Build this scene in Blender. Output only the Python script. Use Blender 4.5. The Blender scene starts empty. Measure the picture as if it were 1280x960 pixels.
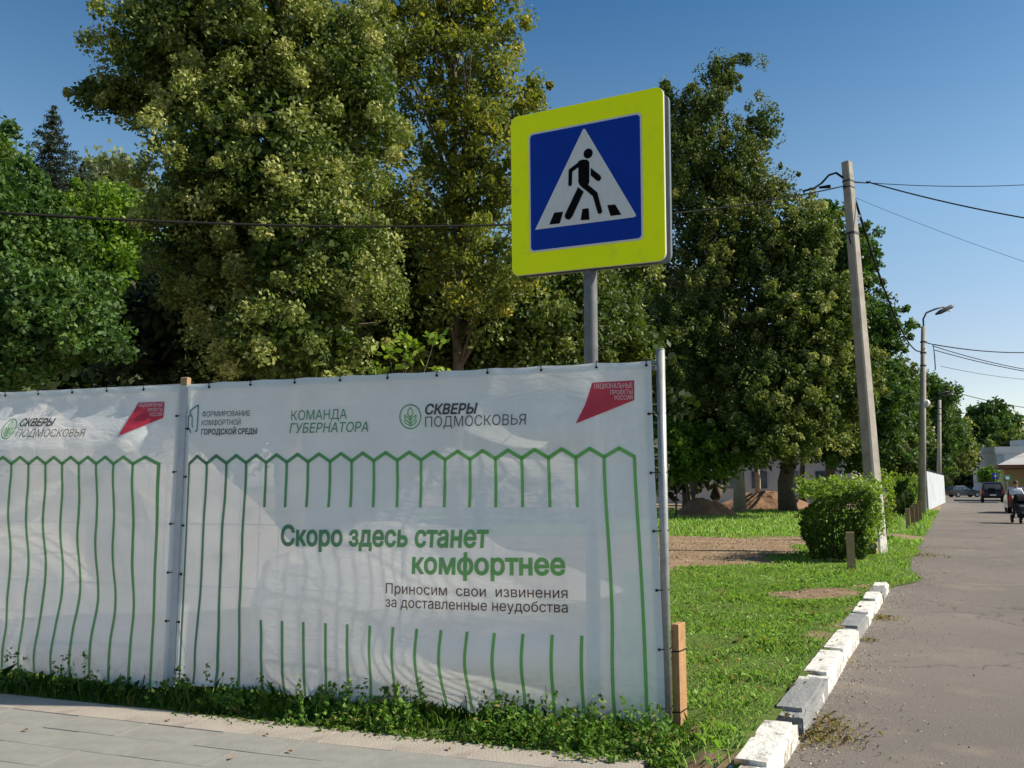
import bpy, bmesh, math, random
import numpy as np
from mathutils import Vector, Matrix, noise
from mathutils.geometry import delaunay_2d_cdt

random.seed(5)
R = math.radians
scn = bpy.context.scene
COL = scn.collection

# ------------------------------------------------------------------ camera
FPX, CAMH = 1050.0, 1.6
PITCH = math.atan(127 / FPX)
cam = bpy.data.cameras.new('camera')
camo = bpy.data.objects.new('camera', cam)
COL.objects.link(camo)
camo.location = (0, 0, CAMH)
camo.rotation_euler = (math.pi / 2 + PITCH, 0, 0)
cam.sensor_width = 36
cam.lens = FPX / 1280 * 36
cam.clip_start = 0.05
cam.clip_end = 5000
scn.camera = camo

# ------------------------------------------------------------------ light
SUN_AZ, SUN_EL = R(97.5), R(40)          # azimuth clockwise from +Y
world = bpy.data.worlds.new('World')
scn.world = world
world.use_nodes = True
wn = world.node_tree
bg = wn.nodes['Background']
sky = wn.nodes.new('ShaderNodeTexSky')
sky.sky_type = 'NISHITA'
sky.sun_disc = False
sky.sun_elevation = SUN_EL
sky.sun_rotation = SUN_AZ
sky.altitude = 100
sky.air_density = 1.0
sky.dust_density = 1.0
sky.ozone_density = 2.5
# haze-whitened horizon fading to a deep zenith, the same all round
wtc = wn.nodes.new('ShaderNodeTexCoord'); wsp = wn.nodes.new('ShaderNodeSeparateXYZ'); wrp = wn.nodes.new('ShaderNodeValToRGB')
wn.links.new(wtc.outputs['Generated'], wsp.inputs[0]); wn.links.new(wsp.outputs['Z'], wrp.inputs[0])
for p_, c_ in ((0.13, (0.56, 0.50, 0.47, 1)), (0.30, (0.45, 0.52, 0.50, 1)), (0.52, (0.18, 0.335, 0.40, 1))):
    e_ = wrp.color_ramp.elements.new(p_); e_.color = c_
wrp.color_ramp.elements[0].color = (0.76, 0.66, 0.60, 1); wrp.color_ramp.elements[-1].color = (0.17, 0.31, 0.37, 1)
wmx = wn.nodes.new('ShaderNodeMixRGB'); wmx.blend_type = 'MULTIPLY'; wmx.inputs[0].default_value = 1
wn.links.new(sky.outputs[0], wmx.inputs[1]); wn.links.new(wrp.outputs[0], wmx.inputs[2]); wn.links.new(wmx.outputs[0], bg.inputs[0])
bg.inputs[1].default_value = 0.15
sl = bpy.data.lights.new('sun', 'SUN')
sl.energy = 3.7
sl.angle = R(0.5)
sl.color = (1, 0.90, 0.74)
so = bpy.data.objects.new('sun', sl)
COL.objects.link(so)
sdir = Vector((math.sin(SUN_AZ) * math.cos(SUN_EL), math.cos(SUN_AZ) * math.cos(SUN_EL), math.sin(SUN_EL)))
so.rotation_euler = sdir.to_track_quat('Z', 'Y').to_euler()
so.location = (30, -10, 30)
scn.view_settings.view_transform = 'Standard'
scn.view_settings.look = 'None'
scn.view_settings.exposure = 1.02
scn.view_settings.gamma = 1.0
scn.cycles.max_bounces = 8
scn.cycles.transparent_max_bounces = 12

# ------------------------------------------------------------------ point helpers
def ray(x, y):
    cx, cy = (x - 640) / FPX, (480 - y) / FPX
    return Vector((cx, math.cos(PITCH) - cy * math.sin(PITCH), math.sin(PITCH) + cy * math.cos(PITCH)))
def G(x, y, z=0.0):
    r = ray(x, y); t = (z - CAMH) / r.z
    return Vector((0, 0, CAMH)) + r * t
def P(x, y, Y):
    r = ray(x, y); return Vector((0, 0, CAMH)) + r * (Y / r.y)
def fbm(x, y, z=0.0, o=3):
    v, a, f = 0, 0.5, 1
    for _ in range(o):
        v += a * noise.noise(Vector((x * f, y * f, z))); a *= 0.5; f *= 2
    return v
def sst(a, b, x):
    t = max(0, min(1, (x - a) / (b - a))); return t * t * (3 - 2 * t)

# ------------------------------------------------------------------ materials
def node_mat(name):
    m = bpy.data.materials.new(name); m.use_nodes = True
    nt = m.node_tree; nt.nodes.clear()
    out = nt.nodes.new('ShaderNodeOutputMaterial')
    return m, nt, out
def N(nt, t, **kw):
    n = nt.nodes.new(t)
    for k, v in kw.items():
        if k in n.inputs: n.inputs[k].default_value = v
        else: setattr(n, k, v)
    return n
def c4(c): return (c[0], c[1], c[2], 1)
def mat(name, a, b=None, scale=4.0, rough=0.8, metal=0.0, bump=0.0, bscale=None, detail=6, c=None, cscale=1.0, clo=0.55, chi=0.7, spec=0.4, coat=0.0):
    """two-colour noise mix, optional third stain colour, optional bump"""
    m, nt, out = node_mat(name)
    L = nt.links
    bs = N(nt, 'ShaderNodeBsdfPrincipled', Roughness=rough, Metallic=metal)
    bs.inputs['Specular IOR Level'].default_value = spec
    bs.inputs['Coat Weight'].default_value = coat
    tc = N(nt, 'ShaderNodeTexCoord')
    if b is None: b = tuple(x * 0.85 for x in a)
    nz = N(nt, 'ShaderNodeTexNoise', Scale=scale, Detail=detail, Roughness=0.6)
    L.new(tc.outputs['Object'], nz.inputs['Vector'])
    rp = N(nt, 'ShaderNodeValToRGB')
    rp.color_ramp.elements[0].position = 0.35; rp.color_ramp.elements[1].position = 0.65
    rp.color_ramp.elements[0].color = c4(a); rp.color_ramp.elements[1].color = c4(b)
    L.new(nz.outputs['Fac'], rp.inputs[0])
    col = rp.outputs[0]
    if c is not None:
        n2 = N(nt, 'ShaderNodeTexNoise', Scale=cscale, Detail=8, Roughness=0.65)
        L.new(tc.outputs['Object'], n2.inputs['Vector'])
        mr = N(nt, 'ShaderNodeMapRange'); mr.inputs[1].default_value = clo; mr.inputs[2].default_value = chi
        L.new(n2.outputs['Fac'], mr.inputs[0])
        mx = N(nt, 'ShaderNodeMixRGB'); mx.inputs[2].default_value = c4(c)
        L.new(mr.outputs[0], mx.inputs[0]); L.new(col, mx.inputs[1]); col = mx.outputs[0]
    L.new(col, bs.inputs['Base Color'])
    if bump:
        n3 = N(nt, 'ShaderNodeTexNoise', Scale=bscale or scale * 4, Detail=6)
        L.new(tc.outputs['Object'], n3.inputs['Vector'])
        bp = N(nt, 'ShaderNodeBump', Strength=bump, Distance=0.02)
        L.new(n3.outputs['Fac'], bp.inputs['Height']); L.new(bp.outputs[0], bs.inputs['Normal'])
    L.new(bs.outputs[0], out.inputs[0])
    return m
def leaf_mat(name, ramp, trans=0.35, rough=0.6):
    """leaf colour picked per leaf from the 'tint' attribute"""
    m, nt, out = node_mat(name); L = nt.links
    at = N(nt, 'ShaderNodeAttribute', attribute_name='tint')
    rp = N(nt, 'ShaderNodeValToRGB'); cr = rp.color_ramp
    while len(cr.elements) < len(ramp): cr.elements.new(0.5)
    for e, (p, c) in zip(cr.elements, ramp): e.position = p; e.color = c4(c)
    L.new(at.outputs['Fac'], rp.inputs[0])
    bs = N(nt, 'ShaderNodeBsdfPrincipled', Roughness=rough); bs.inputs['Specular IOR Level'].default_value = 0.3
    tr = N(nt, 'ShaderNodeBsdfTranslucent'); mx = N(nt, 'ShaderNodeMixShader'); mx.inputs[0].default_value = trans
    g = N(nt, 'ShaderNodeMixRGB', blend_type='MULTIPLY'); g.inputs[0].default_value = 1; g.inputs[2].default_value = (1.25, 1.35, 0.5, 1)
    L.new(rp.outputs[0], bs.inputs['Base Color']); L.new(rp.outputs[0], g.inputs[1]); L.new(g.outputs[0], tr.inputs[0])
    L.new(bs.outputs[0], mx.inputs[1]); L.new(tr.outputs[0], mx.inputs[2]); L.new(mx.outputs[0], out.inputs[0])
    return m
def cloth_mat(name, a, b, clear, back=0.5):
    """thin banner fabric: diffuse + light shining through + open weave; colour runs a to b along 'tint'"""
    m, nt, out = node_mat(name); L = nt.links
    at = N(nt, 'ShaderNodeAttribute', attribute_name='tint')
    mc = N(nt, 'ShaderNodeMixRGB'); mc.inputs[1].default_value = c4(a); mc.inputs[2].default_value = c4(b)
    L.new(at.outputs['Fac'], mc.inputs[0])
    tc = N(nt, 'ShaderNodeTexCoord')
    nz = N(nt, 'ShaderNodeTexNoise', Scale=2.2, Detail=8, Roughness=0.7)
    L.new(tc.outputs['Object'], nz.inputs['Vector'])
    mr = N(nt, 'ShaderNodeMapRange'); mr.inputs[1].default_value = 0.3; mr.inputs[2].default_value = 0.7; mr.inputs[3].default_value = 0.9; mr.inputs[4].default_value = 1.0
    L.new(nz.outputs['Fac'], mr.inputs[0])
    mm = N(nt, 'ShaderNodeMixRGB', blend_type='MULTIPLY'); mm.inputs[0].default_value = 1
    L.new(mc.outputs[0], mm.inputs[1]); L.new(mr.outputs[0], mm.inputs[2])
    sp = N(nt, 'ShaderNodeSeparateXYZ'); L.new(tc.outputs['Object'], sp.inputs[0])     # mud splashed on the foot of the cloth
    mz = N(nt, 'ShaderNodeMapRange'); mz.inputs[1].default_value = .42; mz.inputs[2].default_value = .05; mz.inputs[3].default_value = 0; mz.inputs[4].default_value = .55; L.new(sp.outputs['Z'], mz.inputs[0])
    nm = N(nt, 'ShaderNodeTexNoise', Scale=14.0, Detail=10, Roughness=.75); L.new(tc.outputs['Object'], nm.inputs['Vector'])
    mq = N(nt, 'ShaderNodeMapRange'); mq.inputs[1].default_value = .45; mq.inputs[2].default_value = .7; L.new(nm.outputs['Fac'], mq.inputs[0])
    mu = N(nt, 'ShaderNodeMath', operation='MULTIPLY'); L.new(mz.outputs[0], mu.inputs[0]); L.new(mq.outputs[0], mu.inputs[1])
    md = N(nt, 'ShaderNodeMixRGB'); md.inputs[2].default_value = (.30, .24, .17, 1); L.new(mu.outputs[0], md.inputs[0]); L.new(mm.outputs[0], md.inputs[1]); mm = md
    df = N(nt, 'ShaderNodeBsdfPrincipled', Roughness=0.45); df.inputs['Specular IOR Level'].default_value = 0.35
    tr = N(nt, 'ShaderNodeBsdfTranslucent'); m1 = N(nt, 'ShaderNodeMixShader'); m1.inputs[0].default_value = back
    tp = N(nt, 'ShaderNodeBsdfTransparent'); m2 = N(nt, 'ShaderNodeMixShader'); m2.inputs[0].default_value = clear
    n3 = N(nt, 'ShaderNodeTexNoise', Scale=5.0, Detail=5); n3.inputs['Distortion'].default_value = 1.2
    mp = N(nt, 'ShaderNodeMapping'); mp.inputs['Scale'].default_value = (1, 1, 2.6)
    L.new(tc.outputs['Object'], mp.inputs[0]); L.new(mp.outputs[0], n3.inputs['Vector'])
    bp = N(nt, 'ShaderNodeBump', Strength=0.6, Distance=0.012)
    L.new(n3.outputs['Fac'], bp.inputs['Height'])
    L.new(bp.outputs[0], df.inputs['Normal']); L.new(bp.outputs[0], tr.inputs['Normal'])
    L.new(mm.outputs[0], df.inputs['Base Color']); L.new(mm.outputs[0], tr.inputs[0])
    L.new(df.outputs[0], m1.inputs[1]); L.new(tr.outputs[0], m1.inputs[2])
    L.new(m1.outputs[0], m2.inputs[1]); L.new(tp.outputs[0], m2.inputs[2]); L.new(m2.outputs[0], out.inputs[0])
    return m

M = {}
def asphalt_mat():
    m, nt, out = node_mat('asphalt'); L = nt.links; tc = N(nt, 'ShaderNodeTexCoord')
    bs = N(nt, 'ShaderNodeBsdfPrincipled', Roughness=.92); bs.inputs['Specular IOR Level'].default_value = .25
    def nz(sc, d=8, ro=.6, lo=.35, hi=.65, a=0, b=1):
        n = N(nt, 'ShaderNodeTexNoise', Scale=sc, Detail=d, Roughness=ro); L.new(tc.outputs['Object'], n.inputs['Vector'])
        q = N(nt, 'ShaderNodeMapRange'); q.inputs[1].default_value = lo; q.inputs[2].default_value = hi; q.inputs[3].default_value = a; q.inputs[4].default_value = b; L.new(n.outputs['Fac'], q.inputs[0]); return q.outputs[0], n
    def mix(f, a, b, bt='MIX'):
        x = N(nt, 'ShaderNodeMixRGB', blend_type=bt)
        if isinstance(f, float): x.inputs[0].default_value = f
        else: L.new(f, x.inputs[0])
        for i, c in ((1, a), (2, b)):
            if isinstance(c, tuple): x.inputs[i].default_value = c4(c)
            else: L.new(c, x.inputs[i])
        return x.outputs[0]
    f1, _ = nz(.3, lo=.4, hi=.62); c = mix(f1, (.150, .132, .118), (.185, .162, .142))
    f2, _ = nz(.9, lo=.55, hi=.7, b=.8); c = mix(f2, c, (.25, .205, .165))
    f3, _ = nz(2.6, 10, .75, .6, .68, 0, .55); c = mix(f3, c, (.10, .09, .083))
    f4, n4 = nz(75, 3, .8, .3, .7, .72, 1.22); c = mix(1.0, c, f4, 'MULTIPLY')
    vo = N(nt, 'ShaderNodeTexVoronoi', feature='DISTANCE_TO_EDGE', Scale=.33); nv = N(nt, 'ShaderNodeTexNoise', Scale=1.6, Detail=8)
    L.new(tc.outputs['Object'], nv.inputs['Vector']); ad = N(nt, 'ShaderNodeMixRGB', blend_type='ADD'); ad.inputs[0].default_value = 1.0
    L.new(tc.outputs['Object'], ad.inputs[1]); L.new(nv.outputs['Color'], ad.inputs[2]); L.new(ad.outputs[0], vo.inputs['Vector'])
    q = N(nt, 'ShaderNodeMapRange'); q.inputs[1].default_value = .002; q.inputs[2].default_value = .007; q.inputs[3].default_value = .6; q.inputs[4].default_value = 0; L.new(vo.outputs['Distance'], q.inputs[0])
    c = mix(q.outputs[0], c, (.06, .053, .048))
    L.new(c, bs.inputs['Base Color']); bp = N(nt, 'ShaderNodeBump', Strength=.7, Distance=.01); L.new(n4.outputs['Fac'], bp.inputs['Height']); L.new(bp.outputs[0], bs.inputs['Normal'])
    L.new(bs.outputs[0], out.inputs[0]); return m
M['asphalt'] = asphalt_mat()
M['slab'] = mat('paving_slab', (0.215, 0.212, 0.195), (0.255, 0.25, 0.228), 7, 0.85, bump=0.4, bscale=120, c=(0.18, 0.178, 0.17), cscale=1.2)
M['joint'] = mat('joint_sand', (0.13, 0.12, 0.105), (0.10, 0.09, 0.08), 30, 0.95)
M['kerb_white'] = mat('whitewashed_concrete', (0.66, 0.645, 0.60), (0.56, 0.54, 0.50), 6, 0.9, bump=0.8, bscale=22, c=(0.25, 0.225, 0.20), cscale=6, clo=0.55, chi=0.64)
M['kerb_grey'] = mat('grey_concrete', (0.19, 0.195, 0.20), (0.25, 0.25, 0.25), 5, 0.9, bump=0.6, bscale=40, c=(0.62, 0.61, 0.58), cscale=4, clo=0.62, chi=0.66)
M['concrete'] = mat('pole_concrete', (0.27, 0.245, 0.21), (0.36, 0.33, 0.29), 3, 0.9, bump=0.4, bscale=25, c=(0.24, 0.22, 0.2), cscale=2.5)
M['whitewash'] = mat('whitewash', (0.58, 0.57, 0.54), (0.48, 0.47, 0.44), 6, 0.9, c=(0.28, 0.25, 0.22), cscale=5, clo=0.48, chi=0.6)
M['galv'] = mat('galvanised_steel', (0.25, 0.26, 0.265), (0.34, 0.35, 0.35), 12, 0.5, metal=0.5, c=(0.28, 0.22, 0.18), cscale=6, clo=0.66, chi=0.72)
M['painted_grey'] = mat('grey_painted_steel', (0.38, 0.40, 0.43), (0.45, 0.47, 0.5), 9, 0.55, metal=0.1)
M['darkmetal'] = mat('dark_metal', (0.05, 0.05, 0.055), (0.08, 0.08, 0.085), 8, 0.5, metal=0.4)
M['black'] = mat('black_rubber', (0.008, 0.008, 0.009), (0.014, 0.014, 0.014), 8, 0.9, spec=.15)
M['wood'] = mat('fresh_pine', (0.40, 0.235, 0.11), (0.31, 0.17, 0.075), 14, 0.75, bump=0.3)
M['oldwood'] = mat('brown_stained_wood', (0.20, 0.12, 0.07), (0.26, 0.17, 0.09), 12, 0.8, bump=0.4)
M['pinewood'] = mat('weathered_pine', (0.36, 0.26, 0.14), (0.28, 0.19, 0.10), 12, 0.8, bump=0.4)
M['sign_yellow'] = mat('fluorescent_yellow_film', (0.92, 1.0, 0.0), (0.88, 0.98, 0.0), 2.5, 0.6, spec=0.2, c=(0.74, 0.82, 0.03), cscale=5, clo=.56, chi=.75)
M['sign_blue'] = mat('blue_film', (0.0, 0.032, 0.30), (0.0, 0.037, 0.33), 3, 0.6, spec=0.15)
M['sign_white'] = mat('white_film', (0.62, 0.62, 0.63), (0.58, 0.58, 0.59), 30, 0.4)
M['sign_black'] = mat('black_film', (0.004, 0.004, 0.005), (0.006, 0.006, 0.007), 5, 0.8, spec=0.05)
M['sign_post'] = mat('weathered_post_steel', (0.11, 0.12, 0.13), (0.17, 0.18, 0.19), 9, 0.6, metal=0.2, c=(0.08, 0.07, 0.06), cscale=5)
M['sign_back'] = mat('sign_back_metal', (0.12, 0.14, 0.155), (0.16, 0.18, 0.195), 6, 0.5, metal=0.5)
M['bark'] = mat('bark', (0.10, 0.08, 0.06), (0.16, 0.135, 0.11), 6, 0.95, bump=0.8, bscale=18)
M['bark_pale'] = mat('pale_bark', (0.30, 0.27, 0.23), (0.42, 0.39, 0.34), 5, 0.9, bump=0.7, bscale=18, c=(0.1, 0.09, 0.08), cscale=5)
M['soil_heap'] = mat('red_brown_soil', (0.20, 0.11, 0.065), (0.27, 0.16, 0.10), 2.5, 1.0, bump=1.0, bscale=9, c=(0.12, 0.07, 0.045), cscale=3)
M['sand_heap'] = mat('beige_soil', (0.40, 0.33, 0.27), (0.50, 0.43, 0.36), 1.5, 1.0, bump=1.0, bscale=9, c=(0.27, 0.22, 0.18), cscale=2.5)
M['white_wall'] = mat('white_banner_wall', (0.44, 0.47, 0.50), (0.38, 0.41, 0.45), 0.5, 0.9)
M['yellow_plaster'] = mat('yellow_plaster', (0.52, 0.40, 0.20), (0.47, 0.36, 0.18), 1, 0.9)
M['pale_plaster'] = mat('pale_plaster', (0.55, 0.56, 0.58), (0.48, 0.5, 0.53), 0.6, 0.9)
M['roof'] = mat('metal_roof', (0.38, 0.36, 0.35), (0.45, 0.43, 0.41), 0.8, 0.6)
M['red_roof'] = mat('brown_fascia', (0.16, 0.08, 0.055), (0.2, 0.1, 0.07), 1, 0.7)
M['window'] = mat('window_glass', (0.05, 0.07, 0.10), (0.09, 0.12, 0.16), 0.5, 0.12, spec=0.8)
M['blueglass'] = mat('blue_glazing', (0.12, 0.19, 0.27), (0.16, 0.24, 0.33), 0.8, 0.2, spec=0.7)
M['darkvoid'] = mat('dark_interior', (0.02, 0.017, 0.015), (0.035, 0.03, 0.025), 1, 0.9)
M['car_navy'] = mat('navy_paint', (0.006, 0.009, 0.02), (0.008, 0.011, 0.024), 2, 0.45, coat=0.15)
M['car_grey'] = mat('dark_grey_paint', (0.012, 0.018, 0.024), (0.015, 0.02, 0.028), 2, 0.45, coat=0.15)
M['car_red'] = mat('dark_red_paint', (0.045, 0.014, 0.012), (0.05, 0.016, 0.013), 2, 0.3, coat=0.6)
M['car_silver'] = mat('silver_paint', (0.45, 0.47, 0.5), (0.47, 0.49, 0.52), 2, 0.3, metal=0.4, coat=0.5)
M['headlight'] = mat('headlight_lens', (0.7, 0.72, 0.75), (0.8, 0.8, 0.8), 9, 0.15)
M['taillight'] = mat('red_lens', (0.35, 0.01, 0.01), (0.4, 0.02, 0.01), 9, 0.2)
M['plate'] = mat('number_plate', (0.7, 0.7, 0.7), (0.65, 0.65, 0.65), 9, 0.4)
M['green_sign'] = mat('green_film', (0.0, 0.16, 0.08), (0.0, 0.18, 0.09), 3, 0.5)
M['skin'] = mat('skin', (0.50, 0.29, 0.20), (0.46, 0.26, 0.18), 9, 0.6)
M['shirt'] = mat('white_cotton', (0.72, 0.74, 0.80), (0.66, 0.68, 0.74), 6, 0.9)
M['trousers'] = mat('dark_cotton', (0.03, 0.035, 0.05), (0.04, 0.045, 0.06), 6, 0.9)
M['hair'] = mat('brown_hair', (0.06, 0.035, 0.02), (0.10, 0.055, 0.03), 20, 0.7)
M['leaf_litter'] = mat('dry_leaf', (0.26, 0.16, 0.06), (0.20, 0.12, 0.05), 20, 0.8)
M['insulator'] = mat('white_ceramic', (0.6, 0.6, 0.58), None, 5, 0.3)
M['cloth'] = cloth_mat('white_mesh_banner', (0.93, 0.95, 0.95), (0.93, 0.95, 0.95), 0.13, 0.27)
M['hem'] = cloth_mat('white_banner_hem', (0.74, 0.79, 0.81), (0.74, 0.79, 0.81), 0.0, 0.3)
M['print_green'] = cloth_mat('green_print', (0.045, 0.24, 0.14), (0.17, 0.52, 0.13), 0.12, 0.4)
M['print_dark'] = cloth_mat('dark_print', (0.03, 0.055, 0.065), (0.05, 0.07, 0.08), 0.05, 0.3)
M['print_brown'] = cloth_mat('brown_print', (0.06, 0.05, 0.055), (0.08, 0.045, 0.045), 0.05, 0.3)
M['print_red'] = cloth_mat('red_print', (0.62, 0.05, 0.09), (0.55, 0.04, 0.08), 0.04, 0.35)
M['print_white'] = cloth_mat('white_print', (0.8, 0.72, 0.73), (0.8, 0.72, 0.73), 0.02, 0.35)
M['print_teal'] = cloth_mat('teal_print', (0.02, 0.27, 0.20), (0.03, 0.14, 0.27), 0.05, 0.35)

LEAF = {
 'linden': leaf_mat('linden_leaves', [(0, (0.028, 0.052, 0.010)), (0.4, (0.075, 0.118, 0.020)), (0.7, (0.165, 0.205, 0.048)), (1, (0.38, 0.38, 0.14))], 0.25),
 'ash': leaf_mat('yellowing_leaves', [(0, (0.05, 0.075, 0.015)), (0.5, (0.13, 0.165, 0.03)), (0.85, (0.24, 0.25, 0.05)), (1, (0.42, 0.36, 0.05))], 0.35),
 'green': leaf_mat('maple_leaves', [(0, (0.025, 0.060, 0.016)), (0.6, (0.06, 0.125, 0.026)), (1, (0.14, 0.21, 0.05))], 0.3),
 'bright': leaf_mat('bright_leaves', [(0, (0.07, 0.14, 0.015)), (0.6, (0.14, 0.24, 0.025)), (1, (0.26, 0.33, 0.05))], 0.4),
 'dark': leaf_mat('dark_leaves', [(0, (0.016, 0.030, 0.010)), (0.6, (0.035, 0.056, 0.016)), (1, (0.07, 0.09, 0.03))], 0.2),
 'birch': leaf_mat('birch_leaves', [(0, (0.032, 0.056, 0.014)), (0.45, (0.08, 0.118, 0.024)), (0.8, (0.16, 0.185, 0.045)), (1, (0.30, 0.27, 0.08))], 0.25),
 'spruce': leaf_mat('spruce_needles', [(0, (0.015, 0.030, 0.018)), (1, (0.04, 0.06, 0.03))], 0.1),
 'willow': leaf_mat('pale_willow_leaves', [(0, (0.10, 0.13, 0.07)), (1, (0.22, 0.25, 0.14))], 0.35),
 'grass': leaf_mat('grass_blades', [(0, (0.12, 0.22, 0.04)), (0.6, (0.25, 0.43, 0.09)), (0.93, (0.33, 0.50, 0.13)), (1, (0.42, 0.34, 0.14))], 0.3),
 'weed': leaf_mat('weed_leaves', [(0, (0.035, 0.085, 0.012)), (0.6, (0.085, 0.18, 0.02)), (0.95, (0.16, 0.27, 0.04)), (1, (0.28, 0.22, 0.08))], 0.3),
 'dry': leaf_mat('dry_grass', [(0, (0.22, 0.25, 0.09)), (0.5, (0.42, 0.35, 0.19)), (1, (0.33, 0.17, 0.10))], 0.2),
 'hedge': leaf_mat('hedge_leaves', [(0, (0.035, 0.070, 0.012)), (0.55, (0.08, 0.15, 0.02)), (1, (0.22, 0.32, 0.05))], 0.35),
}

# ------------------------------------------------------------------ object helpers
def tag(o, label=None, cat=None, group=None, kind=None):
    if label: o['label'] = label
    if cat: o['category'] = cat
    if group: o['group'] = group
    if kind: o['kind'] = kind
    return o
def empty(name, loc, rz=0.0):
    o = bpy.data.objects.new(name, None); COL.objects.link(o)
    o.location = loc; o.rotation_euler = (0, 0, rz); o.empty_display_size = 0.2
    return o
def link(name, me, m, parent=None, smooth=False):
    if m is not None and not me.materials: me.materials.append(m)
    if smooth: me.polygons.foreach_set('use_smooth', [True] * len(me.polygons))
    o = bpy.data.objects.new(name, me); COL.objects.link(o)
    if parent: o.parent = parent
    return o
class MB:
    def __init__(s): s.v = []; s.f = []
    def add(s, vs, fs):
        b = len(s.v); s.v += [tuple(x) for x in vs]; s.f += [tuple(i + b for i in f) for f in fs]; return s
    def box(s, c, d, rz=0.0, taper=1.0, ch=0.0):
        """centre, full dims, yaw; small chamfer on the vertical profile when ch > 0"""
        x, y, z = d[0] / 2, d[1] / 2, d[2] / 2
        lv = [(-z, 1, 0)] if not ch else [(-z, 1, ch), (-z + ch, 1, 0)]
        lv += [(z, taper, 0)] if not ch else [(z - ch, taper, 0), (z, taper, ch)]
        vs = []; co, si = math.cos(rz), math.sin(rz)
        for zz, t, k in lv:
            for sx, sy in ((-1, -1), (1, -1), (1, 1), (-1, 1)):
                px, py = sx * (x * t - k), sy * (y * t - k)
                vs.append((c[0] + px * co - py * si, c[1] + px * si + py * co, c[2] + zz))
        n = len(lv); fs = [(3, 2, 1, 0), tuple(4 * (n - 1) + i for i in range(4))]
        for l in range(n - 1):
            for i in range(4):
                j = (i + 1) % 4; fs.append((4 * l + i, 4 * l + j, 4 * l + 4 + j, 4 * l + 4 + i))
        return s.add(vs, fs)
    def tube(s, pts, rad, n=8, cap=True):
        pts = [Vector(p) for p in pts]; k = len(pts)
        if not hasattr(rad, '__len__'): rad = [rad] * k
        vs = []; fs = []; up = Vector((0, 0, 1))
        for i, p in enumerate(pts):
            t = (pts[min(i + 1, k - 1)] - pts[max(i - 1, 0)]).normalized()
            a = t.cross(up)
            if a.length < 0.05: a = t.cross(Vector((0, 1, 0)))
            a.normalize(); b = a.cross(t)
            for j in range(n):
                an = 2 * math.pi * j / n
                vs.append(p + (a * math.cos(an) + b * math.sin(an)) * rad[i])
        for i in range(k - 1):
            for j in range(n):
                jj = (j + 1) % n; fs.append((i * n + j, i * n + jj, (i + 1) * n + jj, (i + 1) * n + j))
        if cap: fs += [tuple(reversed(range(n))), tuple((k - 1) * n + j for j in range(n))]
        return s.add(vs, fs)
    def prism(s, poly, f0, f1):
        """poly 2-D points, f0/f1 map a 2-D point to the two 3-D faces"""
        n = len(poly)
        vs = [f0(*p) for p in poly] + [f1(*p) for p in poly]
        fs = [tuple(range(n)), tuple(reversed(range(n, 2 * n)))]
        fs += [(i, n + i, n + (i + 1) % n, (i + 1) % n) for i in range(n)]
        return s.add(vs, fs)
    def ball(s, c, r, seg=10, rings=7, noisef=0.0, seed=0):
        rx, ry, rz = (r, r, r) if not hasattr(r, '__len__') else r
        vs = [(c[0], c[1], c[2] - rz)]; fs = []
        for i in range(1, rings):
            ph = -math.pi / 2 + math.pi * i / rings
            for j in range(seg):
                th = 2 * math.pi * j / seg
                q = 1 + (noisef * noise.noise(Vector((math.cos(th) * 1.5 + seed, math.sin(th) * 1.5, ph * 2))) if noisef else 0)
                vs.append((c[0] + rx * math.cos(ph) * math.cos(th) * q, c[1] + ry * math.cos(ph) * math.sin(th) * q, c[2] + rz * math.sin(ph) * q))
        vs.append((c[0], c[1], c[2] + rz)); t = len(vs) - 1
        for j in range(seg):
            jj = (j + 1) % seg
            fs.append((0, 1 + jj, 1 + j)); fs.append((t, t - seg + j, t - seg + jj))
            for i in range(rings - 2): fs.append((1 + i * seg + j, 1 + i * seg + jj, 1 + (i + 1) * seg + jj, 1 + (i + 1) * seg + j))
        return s.add(vs, fs)
    def build(s, name, m, parent=None, smooth=False, recalc=True):
        me = bpy.data.meshes.new(name); me.from_pydata(s.v, [], s.f)
        if recalc:
            bm = bmesh.new(); bm.from_mesh(me); bmesh.ops.recalc_face_normals(bm, faces=bm.faces); bm.to_mesh(me); bm.free()
        me.update()
        return link(name, me, m, parent, smooth)
def quads_mesh(name, V, tint, nper=4):
    """V: (n, nper, 3) array of single polygons; tint: (n,)"""
    n = len(V); me = bpy.data.meshes.new(name)
    me.vertices.add(n * nper); me.vertices.foreach_set('co', V.astype(np.float32).ravel())
    me.loops.add(n * nper); me.loops.foreach_set('vertex_index', np.arange(n * nper, dtype=np.int32))
    me.polygons.add(n); me.polygons.foreach_set('loop_start', np.arange(0, n * nper, nper, dtype=np.int32))
    me.polygons.foreach_set('loop_total', np.full(n, nper, dtype=np.int32))
    a = me.attributes.new('tint', 'FLOAT', 'FACE'); a.data.foreach_set('value', tint.astype(np.float32))
    me.update(calc_edges=True); return me
def unit(a): return a / (np.linalg.norm(a, axis=-1, keepdims=True) + 1e-9)
def leaves(C, size, tint, rng, up=0.5, aspect=0.62, droop=0.3):
    """rhombic folded-tip leaves at centres C"""
    n = len(C)
    nor = rng.normal(size=(n, 3)); nor[:, 2] += up; nor = unit(nor)
    d = rng.normal(size=(n, 3)); d[:, 2] -= droop
    d = unit(d - nor * (d * nor).sum(1, keepdims=True)); w = np.cross(nor, d)
    L = (size * rng.uniform(0.65, 1.25, n))[:, None] * 0.5; W = L * aspect
    V = np.stack([C - d * L, C + w * W - d * L * 0.15, C + d * L, C - w * W - d * L * 0.15], 1)
    return V, tint
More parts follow.
